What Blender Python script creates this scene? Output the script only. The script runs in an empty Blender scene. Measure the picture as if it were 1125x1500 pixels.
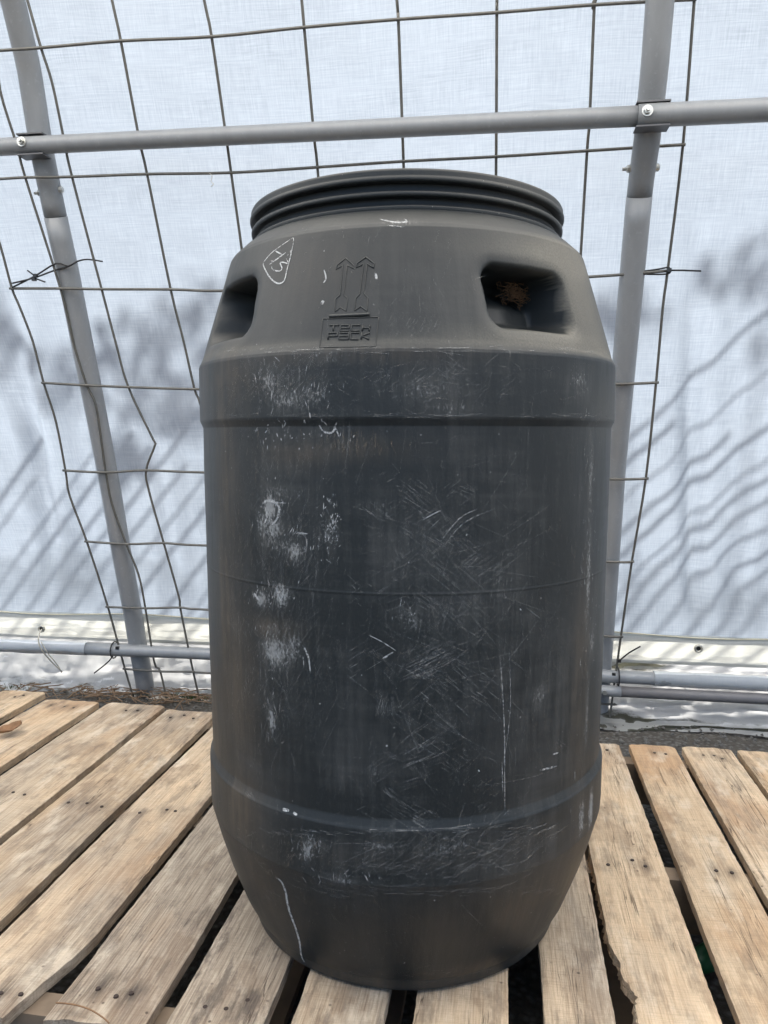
import bpy, math, random
import numpy as np
from mathutils import Vector
R = math.radians
random.seed(7); rng = np.random.default_rng(7)
scn = bpy.context.scene
COL = scn.collection

# ------------------------------------------------------------------ camera
FPX, PITCH, CAMZ = 1127.0, R(5.5756), 0.833      # focal length in photo pixels (1125 x 1500)
cam_d = bpy.data.cameras.new('camera'); cam = bpy.data.objects.new('camera', cam_d); COL.objects.link(cam)
cam_d.sensor_fit = 'VERTICAL'; cam_d.sensor_height = 36.0; cam_d.lens = 36.0*FPX/1500.0
cam_d.clip_start = 0.02; cam_d.clip_end = 500
cam.location = (0, 0, CAMZ); cam.rotation_euler = (R(90)-PITCH, 0, 0)
scn.camera = cam
# ------------------------------------------------------------------ world, sun, exposure
SUN_EL, SUN_AZ = R(44), R(24)                    # azimuth from +y (behind the tarp) towards +x (right)
world = bpy.data.worlds.new('World'); scn.world = world; world.use_nodes = True
wn = world.node_tree.nodes; wl = world.node_tree.links
bg = wn['Background']; sky = wn.new('ShaderNodeTexSky'); sky.sky_type = 'NISHITA'
sky.sun_disc = False; sky.sun_elevation = SUN_EL; sky.sun_rotation = SUN_AZ
wl.new(sky.outputs['Color'], bg.inputs['Color']); bg.inputs['Strength'].default_value = 0.105; sky.dust_density = 3.0; sky.air_density = 0.8
sun_d = bpy.data.lights.new('sun', 'SUN'); sun = bpy.data.objects.new('sun', sun_d); COL.objects.link(sun)
sun_d.energy = 5.0; sun_d.angle = R(0.8); sun_d.color = (1.0, 0.965, 0.915)
TOSUN = Vector((math.sin(SUN_AZ)*math.cos(SUN_EL), math.cos(SUN_AZ)*math.cos(SUN_EL), math.sin(SUN_EL)))
sun.rotation_euler = TOSUN.to_track_quat('Z', 'Y').to_euler()
sun.location = (3, 8, 6)
scn.view_settings.view_transform = 'Standard'; scn.view_settings.look = 'None'
scn.view_settings.gamma = 1.0; scn.view_settings.exposure = 1.62
scn.cycles.max_bounces = 10; scn.cycles.diffuse_bounces = 6; scn.cycles.transmission_bounces = 6
scn.cycles.transparent_max_bounces = 12
try:
    scn.cycles.use_denoising = True
except Exception:
    pass

# ------------------------------------------------------------------ helpers
def tag(o, label=None, cat=None, group=None, kind=None):
    if label: o['label'] = label
    if cat: o['category'] = cat
    if group: o['group'] = group
    if kind: o['kind'] = kind
    return o

def empty(name, loc=(0, 0, 0), rz=0):
    o = bpy.data.objects.new(name, None); COL.objects.link(o); o.location = loc; o.rotation_euler = (0, 0, rz)
    o.empty_display_size = 0.05
    return o

def meshobj(name, verts, faces, mat, parent=None, smooth=True, attrs=None, uv=None):
    me = bpy.data.meshes.new(name)
    me.from_pydata([tuple(map(float, v)) for v in verts], [], [tuple(int(i) for i in f) for f in faces])
    if smooth: me.polygons.foreach_set('use_smooth', [True]*len(me.polygons))
    for k, a in (attrs or {}).items():
        at = me.attributes.new(k, 'FLOAT', 'POINT'); at.data.foreach_set('value', np.asarray(a, dtype=np.float32))
    if uv is not None:
        ul = me.uv_layers.new(name='uv'); li = np.zeros(len(me.loops), dtype=np.int32)
        me.loops.foreach_get('vertex_index', li)
        ul.data.foreach_set('uv', np.asarray(uv, dtype=np.float32)[li].ravel())
    me.update()
    o = bpy.data.objects.new(name, me); COL.objects.link(o)
    if mat: me.materials.append(mat)
    if parent: o.parent = parent
    return o

def grid_faces(nr, nc, wrap=False, flip=False):
    i = np.arange(nr-1)[:, None]; j = np.arange(nc if wrap else nc-1)[None, :]
    j2 = (j+1) % nc
    a = i*nc+j; b = i*nc+j2; c = (i+1)*nc+j2; d = (i+1)*nc+j
    f = np.stack([a, b, c, d], -1).reshape(-1, 4)
    return f[:, ::-1] if flip else f

class MB:
    def __init__(s): s.v = []; s.f = []; s.a = []
    def add(s, v, f, a=None):
        n = len(s.v); s.v += [tuple(p) for p in v]; s.f += [tuple(i+n for i in q) for q in f]
        s.a += list(a) if a is not None else [1.0]*len(v)
    def box(s, c, x, y, z, hx, hy, hz):
        c = Vector(c); x = Vector(x); y = Vector(y); z = Vector(z)
        v = [c+x*hx*i+y*hy*j+z*hz*k for i in (-1, 1) for j in (-1, 1) for k in (-1, 1)]
        s.add(v, [(0, 1, 3, 2), (4, 6, 7, 5), (0, 4, 5, 1), (2, 3, 7, 6), (0, 2, 6, 4), (1, 5, 7, 3)])
    def tube(s, pts, rad, n=10, cap=True):
        pts = [Vector(p) for p in pts]; m = len(pts)
        rads = rad if isinstance(rad, (list, tuple)) else [rad]*m
        t0 = (pts[1]-pts[0]).normalized()
        up = Vector((0, 0, 1)) if abs(t0.z) < 0.9 else Vector((1, 0, 0))
        nx = t0.cross(up).normalized(); vs = []
        for i, p in enumerate(pts):
            t = (pts[min(i+1, m-1)]-pts[max(i-1, 0)]).normalized()
            nx = (nx-t*nx.dot(t)).normalized(); ny = t.cross(nx)
            for k in range(n):
                a = 2*math.pi*k/n; vs.append(p+(nx*math.cos(a)+ny*math.sin(a))*rads[i])
        fs = [(i*n+k, i*n+(k+1) % n, (i+1)*n+(k+1) % n, (i+1)*n+k) for i in range(m-1) for k in range(n)]
        if cap: fs += [tuple(range(n))[::-1], tuple((m-1)*n+k for k in range(n))]
        s.add(vs, fs)
    def build(s, name, mat, parent=None, smooth=True, attr=None):
        o = meshobj(name, s.v, s.f, mat, parent, smooth, {attr: s.a} if attr else None)
        return o

def smooth_path(pts, k=4):
    P = [np.array(p, float) for p in pts]; out = []
    for i in range(len(P)-1):
        p0, p1, p2, p3 = P[max(i-1, 0)], P[i], P[i+1], P[min(i+2, len(P)-1)]
        for q in range(k):
            t = q/k
            out.append(0.5*((2*p1)+(-p0+p2)*t+(2*p0-5*p1+4*p2-p3)*t*t+(-p0+3*p1-3*p2+p3)*t**3))
    out.append(P[-1]); return out

def vnoise(x, y, seed=0):
    x = np.asarray(x, float); y = np.asarray(y, float)
    xi = np.floor(x).astype(np.int64); yi = np.floor(y).astype(np.int64); fx = x-xi; fy = y-yi
    def h(a, b):
        n = (a*374761393+b*668265263+seed*974634777) & 0xFFFFFFFF
        n = ((n ^ (n >> 13))*1274126177) & 0xFFFFFFFF
        return ((n ^ (n >> 16)) & 0xFFFF)/65535.0
    ux = fx*fx*(3-2*fx); uy = fy*fy*(3-2*fy)
    return (h(xi, yi)*(1-ux)+h(xi+1, yi)*ux)*(1-uy)+(h(xi, yi+1)*(1-ux)+h(xi+1, yi+1)*ux)*uy
def fbm(x, y, seed=0, o=4):
    t = 0; a = 0.5
    for i in range(o):
        t = t+a*vnoise(np.asarray(x)*2**i, np.asarray(y)*2**i, seed+i*17); a *= 0.5
    return t
def sstep(a, b, x):
    t = np.clip((x-a)/(b-a), 0, 1); return t*t*(3-2*t)

# photo pixel -> viewing ray; the distance always comes from the surface the thing touches
def ray(x, y):
    u = (x-562.5)/FPX; v = -(y-750)/FPX
    return np.array([u, math.cos(PITCH)+v*math.sin(PITCH), -math.sin(PITCH)+v*math.cos(PITCH)])
ORG = np.array([0, 0, CAMZ])
def px_z(x, y, z):
    r = ray(x, y); return ORG+r*((z-CAMZ)/r[2])

# ------------------------------------------------------------------ materials
class NT:
    def __init__(s, name):
        s.m = bpy.data.materials.new(name); s.m.use_nodes = True
        s.t = s.m.node_tree; s.b = s.t.nodes['Principled BSDF']; s.out = s.t.nodes['Material Output']
    def n(s, typ, **kw):
        nd = s.t.nodes.new('ShaderNode'+typ)
        for k, v in kw.items():
            if k in nd.inputs.keys(): nd.inputs[k].default_value = v
            else: setattr(nd, k, v)
        return nd
    def l(s, a, b): s.t.links.new(a, b)
    def val(s, x):
        return x
    def math(s, op, a, b=None, clamp=False):
        nd = s.t.nodes.new('ShaderNodeMath'); nd.operation = op; nd.use_clamp = clamp
        for i, q in enumerate((a, b)):
            if q is None: continue
            if isinstance(q, (int, float)): nd.inputs[i].default_value = q
            else: s.l(q, nd.inputs[i])
        return nd.outputs[0]
    def mix(s, f, a, b, typ='MIX'):
        nd = s.t.nodes.new('ShaderNodeMix'); nd.data_type = 'RGBA'; nd.blend_type = typ
        for sock, q in ((nd.inputs[0], f), (nd.inputs[6], a), (nd.inputs[7], b)):
            if isinstance(q, (int, float)): sock.default_value = q
            elif isinstance(q, tuple): sock.default_value = q if len(q) == 4 else q+(1,)
            else: s.l(q, sock)
        return nd.outputs[2]
    def ramp(s, f, stops):
        nd = s.t.nodes.new('ShaderNodeValToRGB'); e = nd.color_ramp.elements
        while len(e) < len(stops): e.new(0.5)
        for el, (p, c) in zip(e, stops):
            el.position = p; el.color = c if isinstance(c, tuple) and len(c) == 4 else ((c+(1,)) if isinstance(c, tuple) else (c, c, c, 1))
        s.l(f, nd.inputs[0]); return nd.outputs[0]
    def coords(s, kind='Object', scale=(1, 1, 1), rot=(0, 0, 0), loc=(0, 0, 0)):
        tc = s.t.nodes.new('ShaderNodeTexCoord'); mp = s.t.nodes.new('ShaderNodeMapping')
        mp.inputs['Scale'].default_value = scale; mp.inputs['Rotation'].default_value = rot; mp.inputs['Location'].default_value = loc
        s.l(tc.outputs[kind], mp.inputs['Vector']); return mp.outputs[0]
    def noise(s, vec, scale, detail=4, rough=0.55, dist=0.0):
        nd = s.n('TexNoise', Scale=scale, Detail=detail, Roughness=rough, Distortion=dist)
        if vec is not None: s.l(vec, nd.inputs['Vector'])
        return nd.outputs['Fac']
    def attr(s, name):
        nd = s.t.nodes.new('ShaderNodeAttribute'); nd.attribute_name = name; return nd.outputs['Fac']
    def bump(s, h, strength, dist, prev=None):
        nd = s.n('Bump', Strength=strength, Distance=dist); s.l(h, nd.inputs['Height'])
        if prev is not None: s.l(prev, nd.inputs['Normal'])
        return nd.outputs[0]
    def set(s, base=None, rough=None, metal=None, normal=None, spec=None):
        for k, q in (('Base Color', base), ('Roughness', rough), ('Metallic', metal), ('Specular IOR Level', spec)):
            if q is None: continue
            if isinstance(q, (int, float)): s.b.inputs[k].default_value = q
            elif isinstance(q, tuple): s.b.inputs[k].default_value = q if len(q) == 4 else q+(1,)
            else: s.l(q, s.b.inputs[k])
        if normal is not None: s.l(normal, s.b.inputs['Normal'])
        return s.m

def simple(name, col, rough=0.5, metal=0.0, var=0.25, nscale=30, bump=0.0):
    t = NT(name); nz = t.noise(t.coords('Object'), nscale, 4)
    c = t.mix(nz, tuple(x*(1-var) for x in col), tuple(min(1, x*(1+var)) for x in col))
    return t.set(c, rough, metal, t.bump(nz, bump, 0.002) if bump else None)

def mat_drum():
    t = NT('black_plastic_worn')
    uv = t.n('UVMap', uv_map='uv').outputs[0]
    def uvn(sc, rot, scale, detail=3, rough=0.6, loc=(0, 0, 0)):
        mp = t.t.nodes.new('ShaderNodeMapping'); mp.inputs['Scale'].default_value = sc; mp.inputs['Rotation'].default_value = (0, 0, rot); mp.inputs['Location'].default_value = loc
        t.l(uv, mp.inputs[0]); return t.noise(mp.outputs[0], scale, detail, rough)
    big = uvn((1, 1, 1), 0, 5, 5)
    vert = uvn((1, .07, 1), 0, 90, 5, .65)                      # vertical wipe streaks
    horz = uvn((.10, 1, 1), .1, 70, 4, .6)
    fine = uvn((1, 1, 1), 0, 420, 2, .6)
    scuff, dust, brown = t.attr('scuff'), t.attr('dust'), t.attr('brown')
    base = t.mix(big, (.0125, .0152, .0160), (.0225, .0265, .0275))
    # general dusty film, streaky
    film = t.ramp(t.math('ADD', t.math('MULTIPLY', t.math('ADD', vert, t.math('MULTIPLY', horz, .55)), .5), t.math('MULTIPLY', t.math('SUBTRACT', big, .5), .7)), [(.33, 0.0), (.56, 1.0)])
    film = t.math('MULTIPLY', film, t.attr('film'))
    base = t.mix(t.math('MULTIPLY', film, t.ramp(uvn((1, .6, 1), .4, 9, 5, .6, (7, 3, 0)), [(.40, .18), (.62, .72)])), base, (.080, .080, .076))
    bfac = t.math('MULTIPLY', brown, t.ramp(t.math('MULTIPLY', t.math('ADD', vert, big), .5), [(.36, 0.0), (.62, 1.0)]))
    base = t.mix(t.math('MULTIPLY', bfac, .9), base, (.115, .088, .060))
    # dust lying on the shoulder
    df = t.math('MULTIPLY', dust, t.ramp(t.math('MULTIPLY', t.math('ADD', fine, big), .5), [(.3, .35), (.62, 1.0)]))
    base = t.mix(t.math('MULTIPLY', df, .85), base, (.215, .200, .165))
    # pale scuffed patches with torn edges
    n2 = uvn((1, .5, 1), .2, 300, 7, .8)
    sf = t.ramp(t.math('ADD', t.math('MULTIPLY', scuff, .55), t.math('MULTIPLY', t.math('SUBTRACT', n2, .5), 1.5)), [(.27, 0.0), (.43, 1.0)])
    sf = t.math('MULTIPLY', sf, t.ramp(scuff, [(0.03, 0.0), (.35, 1.0)]))
    base = t.mix(t.math('MULTIPLY', sf, .8), base, (.30, .305, .30))
    smear = t.math('MULTIPLY', t.ramp(scuff, [(.08, 0.0), (.7, 1.0)]), t.ramp(uvn((1, .12, 1), .05, 150, 5, .7, (1, 2, 0)), [(.40, 0.0), (.62, 1.0)]))
    base = t.mix(t.math('MULTIPLY', smear, .30), base, (.21, .205, .19))
    # specks
    sp = t.n('TexVoronoi', Scale=75.0); sp.feature = 'F1'; t.l(uv, sp.inputs['Vector'])
    spk = t.ramp(sp.outputs['Distance'], [(.035, 1.0), (.07, 0.0)])
    spk = t.math('MULTIPLY', spk, t.ramp(uvn((1, 1, 1), 0, 11, 3, .6, (3, 1, 0)), [(.50, 0.0), (.62, 1.0)]))
    base = t.mix(t.math('MULTIPLY', spk, .6), base, (.4, .4, .39))
    rough = t.math('ADD', t.math('MULTIPLY', t.math('ADD', film, big), .12), .43)
    rough = t.math('ADD', rough, t.math('MULTIPLY', t.math('ADD', df, sf), .25), True)
    nrm = t.bump(uvn((1, .5, 1), 0, 40, 4), .12, .004)
    nrm = t.bump(fine, .10, .0008, nrm)
    nrm = t.bump(vert, .10, .001, nrm)
    return t.set(base, rough, 0.0, nrm, .42)

def mat_marks(name, col, rough=.8, k=1.0):
    t = NT(name); t.set(col, rough)
    tr = t.n('BsdfTransparent'); mx = t.n('MixShader')
    brk = t.ramp(t.noise(t.coords('Object'), 260, 3, .7), [(.36, 0.25), (.58, 1.0)])
    t.l(t.math('MULTIPLY', t.math('MULTIPLY', t.attr('alpha'), brk), k, True), mx.inputs[0])
    t.l(tr.outputs[0], mx.inputs[1]); t.l(t.b.outputs[0], mx.inputs[2]); t.l(mx.outputs[0], t.out.inputs[0])
    return t.m

def mat_wood():
    t = NT('weathered_pallet_wood')
    oi = t.n('ObjectInfo'); rnd = oi.outputs['Random']
    tc = t.n('TexCoord'); off = t.n('CombineXYZ')
    t.l(t.math('MULTIPLY', rnd, 37.0), off.inputs[0]); t.l(t.math('MULTIPLY', rnd, 19.0), off.inputs[1]); t.l(t.math('MULTIPLY', rnd, 11.0), off.inputs[2])
    add = t.n('VectorMath', operation='ADD'); t.l(tc.outputs['Object'], add.inputs[0]); t.l(off.outputs[0], add.inputs[1])
    P = add.outputs[0]
    def mp(sc, rz=0):
        m = t.t.nodes.new('ShaderNodeMapping'); m.inputs['Scale'].default_value = sc; m.inputs['Rotation'].default_value = (0, 0, rz); t.l(P, m.inputs[0]); return m.outputs[0]
    warp = t.noise(mp((1.2, 5, 5)), 2.2, 3)
    # growth-ring figure: bands across the width, bent by a slow warp along the length
    sx = t.n('SeparateXYZ'); t.l(P, sx.inputs[0])
    ring = t.math('SINE', t.math('ADD', t.math('MULTIPLY', sx.outputs[1], 210.0), t.math('MULTIPLY', warp, 38.0)))
    ring = t.math('ADD', t.math('MULTIPLY', ring, .5), .5)
    grain = t.noise(mp((2.0, 60, 60)), 6, 6, .65)
    fib = t.noise(mp((9, 260, 260)), 4, 3, .6)
    saw = t.noise(mp((170, 6, 6), .25), 3, 3, .6)                   # saw marks across the board
    blot = t.noise(mp((3.2, 6, 6)), 1.5, 6, .62)
    grey = t.noise(mp((1.6, 5, 5)), 1.7, 5, .6)
    light = t.mix(rnd, (.74, .545, .345), (.80, .63, .435))
    dark = t.mix(rnd, (.34, .20, .105), (.42, .27, .155))
    c = t.mix(t.math('ADD', t.math('MULTIPLY', ring, .16), t.ramp(grain, [(.42, 0.0), (.80, .62)]), True), light, dark)
    tone = t.math('ADD', t.math('MULTIPLY', t.math('FRACT', t.math('MULTIPLY', rnd, 7.31)), .28), .82)
    tc_ = t.n('CombineColor')
    for q_ in range(3): t.l(tone, tc_.inputs[q_])
    c = t.mix(1.0, c, tc_.outputs[0], 'MULTIPLY')
    hue = t.noise(mp((2.2, 3.5, 3.5)), 1.3, 4, .6)
    c = t.mix(t.math('MULTIPLY', t.ramp(hue, [(.5, 0.0), (.66, 1.0)]), .55), c, (.46, .25, .115))
    c = t.mix(t.math('MULTIPLY', t.ramp(fib, [(.45, 0.0), (.68, 1.0)]), .20), c, (.17, .105, .06))
    gw = t.attr('grey')
    gf = t.math('ADD', t.math('MULTIPLY', gw, .75), t.math('SUBTRACT', grey, .52))
    gf = t.ramp(gf, [(.05, 0.0), (.42, 1.0)])
    gcol = t.mix(t.ramp(grain, [(.35, 0.0), (.65, 1.0)]), (.46, .40, .32), (.17, .145, .12))
    c = t.mix(t.math('MULTIPLY', gf, .80), c, gcol)
    st = t.ramp(blot, [(.55, 0.0), (.60, .55), (.64, .35), (.78, .8)])
    c = t.mix(t.math('MULTIPLY', st, .7), c, (.19, .125, .08))
    pale = t.ramp(t.noise(mp((4, 9, 9)), 2.3, 5, .6), [(.54, 0.0), (.68, 1.0)])
    c = t.mix(t.math('MULTIPLY', pale, .5), c, (.80, .69, .54))
    c = t.mix(t.math('MULTIPLY', t.ramp(saw, [(.48, 0.0), (.72, 1.0)]), .26), c, (.2, .15, .1))
    ln = t.noise(mp((.9, 26, 26)), 3.2, 3, .55, .4)
    crack = t.ramp(t.math('ABSOLUTE', t.math('SUBTRACT', ln, .5)), [(.0, 1.0), (.012, 0.0)])
    crack = t.math('MULTIPLY', crack, t.ramp(t.noise(mp((2, 7, 7)), 2.4, 3), [(.53, 0.0), (.62, 1.0)]))
    c = t.mix(t.math('MULTIPLY', crack, .8), c, (.07, .045, .03))
    wx_ = t.noise(mp((5, 14, 14)), 2.6, 6, .7)
    c = t.mix(t.math('MULTIPLY', t.ramp(wx_, [(.50, 0.0), (.64, 1.0)]), t.math('ADD', t.math('MULTIPLY', gw, .5), .30)), c, (.13, .105, .085))
    vk = t.n('TexVoronoi', Scale=2.6); t.l(mp((1, 2.2, 2.2)), vk.inputs['Vector'])
    kn = t.ramp(vk.outputs['Distance'], [(.04, 1.0), (.11, 0.0)])
    c = t.mix(t.math('MULTIPLY', kn, .75), c, (.10, .06, .035))
    spk = t.n('TexVoronoi', Scale=38.0); t.l(P, spk.inputs['Vector'])
    c = t.mix(t.math('MULTIPLY', t.ramp(spk.outputs['Distance'], [(.05, 1.0), (.10, 0.0)]), t.ramp(blot, [(.45, 0.0), (.6, .8)])), c, (.07, .05, .04))
    stain = t.attr('stain')
    c = t.mix(t.math('MULTIPLY', stain, t.ramp(grain, [(.25, .5), (.6, 1.0)])), c, (.05, .042, .038))
    h = t.math('ADD', t.math('MULTIPLY', grain, .6), t.math('ADD', t.math('MULTIPLY', fib, .35), t.math('MULTIPLY', saw, .25)))
    nrm = t.bump(t.math('SUBTRACT', h, t.math('MULTIPLY', crack, .8)), .8, .0022)
    nrm = t.bump(blot, .25, .003, nrm)
    return t.set(c, t.math('ADD', t.math('MULTIPLY', grain, .15), .68), 0, nrm, .25)

def mat_tarp(name, trans=.72, tint=(.90, .93, .96), gloss=.35, dirt=0.0, weave=1.0, thru=(.172, .192, .216), refl=(.80, .84, .88)):
    t = NT(name)
    uv = t.n('UVMap', uv_map='uv').outputs[0]
    def uvn(sc, scale, detail=2, rough=.6, loc=(0, 0, 0), kind='n'):
        m = t.t.nodes.new('ShaderNodeMapping'); m.inputs['Scale'].default_value = sc; m.inputs['Location'].default_value = loc; t.l(uv, m.inputs[0])
        return t.noise(m.outputs[0], scale, detail, rough)
    wx = uvn((1, .045, 1), 330, 3, .7)         # warp tapes, irregular
    wy = uvn((.035, 1, 1), 310, 3, .7)         # weft tapes
    cl = uvn((1, 1, 1), 3.0, 4)
    wv = t.math('ADD', wx, wy)
    wf = t.ramp(t.math('MULTIPLY', wv, .5), [(.38, 0.0), (.60, 1.0)])
    dens = uvn((.35, 1, 1), 9, 4, .6)
    f = t.math('MULTIPLY', wf, t.math('ADD', t.math('MULTIPLY', dens, .92*weave), .10*weave), True)
    c = t.mix(f, tint, tuple(q*.60 for q in (tint[0]*.97, tint[1], tint[2]*1.03)))
    c = t.mix(t.math('MULTIPLY', cl, .22), c, tuple(q*.82 for q in tint))
    if dirt:
        z = t.attr('dirt'); dn = uvn((1, 2.0, 1), 14, 6, .7)
        df = t.ramp(t.math('ADD', t.math('MULTIPLY', z, .8), t.math('SUBTRACT', dn, .55)), [(.28, 0.0), (.50, 1.0)])
        dm = t.mix(uvn((1, 1, 1), 9, 4), (.045, .055, .018), (.10, .085, .06))
        c = t.mix(t.math('MULTIPLY', df, dirt), c, dm)
    df_ = t.n('BsdfDiffuse'); tr = t.n('BsdfTranslucent'); gl = t.n('BsdfGlossy', Roughness=.48)
    nrm = t.bump(wv, .12, .0012)
    nrm = t.bump(uvn((1, .7, 1), 26, 4), .22, .004, nrm)
    for b in (df_, tr, gl): t.l(nrm, b.inputs['Normal'])
    t.l(t.mix(1.0, c, refl, 'MULTIPLY'), df_.inputs['Color']); t.l(t.mix(1.0, c, thru, 'MULTIPLY'), tr.inputs['Color']); gl.inputs['Color'].default_value = (.9, .92, .95, 1)
    m1 = t.n('MixShader', Fac=trans) if False else t.t.nodes.new('ShaderNodeMixShader')
    m1.inputs[0].default_value = trans; t.l(df_.outputs[0], m1.inputs[1]); t.l(tr.outputs[0], m1.inputs[2])
    fr = t.n('Fresnel', IOR=1.4); m2 = t.t.nodes.new('ShaderNodeMixShader')
    t.l(t.math('MULTIPLY', fr.outputs[0], gloss), m2.inputs[0]); t.l(m1.outputs[0], m2.inputs[1]); t.l(gl.outputs[0], m2.inputs[2])
    t.l(m2.outputs[0], t.out.inputs[0])
    return t.m

def mat_ground():
    t = NT('gravel_soil'); P = t.coords('Object')
    a = t.noise(P, 3, 6); b = t.noise(P, 60, 5, .7); v = t.n('TexVoronoi', Scale=70.0); t.l(P, v.inputs['Vector'])
    c = t.mix(b, (.03, .027, .024), (.13, .122, .11)); c = t.mix(t.math('MULTIPLY', a, .5), c, (.06, .05, .035))
    c = t.mix(t.ramp(v.outputs['Distance'], [(.2, .55), (.5, 0.0)]), c, (.2, .195, .19))
    return t.set(c, .9, 0, t.bump(t.math('ADD', b, v.outputs['Distance']), .8, .01))

def mat_pipe(name, col, rough=.45):
    t = NT(name); P = t.coords('Object')
    a = t.noise(t.coords('Object', (8, 8, 1.2)), 4, 5, .6); b = t.noise(P, 90, 4, .65)
    c = t.mix(a, tuple(q*.80 for q in col), tuple(q*1.15 for q in col))
    c = t.mix(t.math('MULTIPLY', t.ramp(b, [(.58, 0.0), (.75, 1.0)]), .35), c, tuple(q*1.5 for q in col))
    return t.set(c, t.math('ADD', t.math('MULTIPLY', b, .2), rough-.1), .12, t.bump(b, .06, .001), .5)

M = dict(
    drum=mat_drum(), mark=mat_marks('pale_scratch', (.36, .36, .345)), chalk=mat_marks('white_chalk', (.72, .73, .72), .9, 1.0),
    brownmark=mat_marks('brown_scratch', (.21, .165, .115)),
    lid=None, wood=mat_wood(), endwood=simple('pallet_stringer_wood', (.20, .15, .105), .9, 0, .4, 25, .5),
    tarp=mat_tarp('woven_tarp'), added_roof=mat_tarp('added_roof_film', .9, (.98, .98, .97), .2, 0, .1, (.95, .93, .88)),  hem=mat_tarp('tarp_hem', .6, (.95, .95, .92), .4, 0, .35, (.34, .34, .31)), skirt=mat_tarp('tarp_skirt', .6, (.92, .92, .91), .5, .95, .3, (.40, .40, .39)),
    sleeve=mat_tarp('tarp_sleeve', .45, (.84, .85, .86), .7, 0, .6),
    ground=mat_ground(), pipe=mat_pipe('galvanised_tube', (.255, .265, .275)), pipe2=mat_pipe('galvanised_tube_light', (.285, .295, .305), .42), dkpipe=mat_pipe('grey_lower_tube', (.17, .165, .17), .5),
    wire=simple('dull_steel_wire', (.16, .155, .14), .55, .55, .35, 60), bracket=simple('dark_clamp_steel', (.12, .12, .125), .5, .6),
    bolt=simple('zinc_bolt', (.55, .55, .52), .35, .9), black=simple('black_nylon', (.012, .012, .013), .4),
    grommet=simple('brass_zinc_grommet', (.5, .48, .42), .35, .9), cord=simple('pale_cord', (.55, .52, .44), .8),
    stone=simple('gravel_stone', (.13, .127, .12), .9, 0, .6, 9), straw=simple('dead_straw', (.20, .135, .085), .85, 0, .5, 8),
    nest=simple('rusty_straw', (.13, .068, .030), .9, 0, .6, 60), moss=simple('green_moss', (.055, .085, .02), .95, 0, .5, 40),
    leaf=simple('dry_leaf', (.24, .13, .065), .8, 0, .5, 60), nail=simple('rusty_nail', (.07, .05, .042), .7, .5), green=simple('green_plastic', (.02, .13, .06), .4),
    stake=simple('outdoor_stake', (.2, .15, .1), .9), bush=simple('outdoor_leaf', (.06, .09, .03), .8), yellowseam=simple('seam_thread', (.62, .58, .44), .8))
M['lid'] = M['drum']

# ------------------------------------------------------------------ wall frame
TH = R(8.5); U = np.array([math.cos(TH), -math.sin(TH), 0]); N = np.array([-math.sin(TH), -math.cos(TH), 0])
W0 = np.array([-.94, 2.55, 0])+N*.06            # foot line of the hoop poles
HZ = [0, .2, .46, .67, .91, 1.11, 1.27, 1.40, 1.53, 1.70, 1.86, 2.05, 2.25, 2.42, 2.54, 2.60, 2.62]
HO = [.008, .06, .13, .188, .262, .328, .383, .432, .484, .556, .615, .70, .86, 1.08, 1.36, 1.72, 2.1]
def off(z): return np.interp(z, HZ, HO)
def wp(s, z, d=0.0): return W0+U*s+N*(off(z)+d)+np.array([0, 0, z])
def px_wall(x, y, d):                            # photo pixel onto the leaning wall surface, d metres inside the pole axes
    r = ray(x, y); lo, hi = .8, 4.0
    for _ in range(50):
        t = (lo+hi)/2; P = ORG+r*t
        if np.dot(P-W0, N) > off(P[2])+d: lo = t
        else: hi = t
    return ORG+r*lo
PR = .028                                        # pole radius

# ================================================================== setting
gx, gy = 60, 60
xs = np.concatenate([np.linspace(-30, -3, 10), np.linspace(-2.6, 3, 60), np.linspace(3.5, 30, 10)])
ys = np.concatenate([np.linspace(-20, 0, 8), np.linspace(.3, 3.4, 46), np.linspace(3.8, 60, 12)])
X, Y = np.meshgrid(xs, ys)
Z = (fbm(X*4, Y*4, 3)-.5)*.03-.008
ground = meshobj('ground', np.stack([X, Y, Z], -1).reshape(-1, 3), grid_faces(len(ys), len(xs)), M['ground'])
tag(ground, kind='structure')

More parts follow.
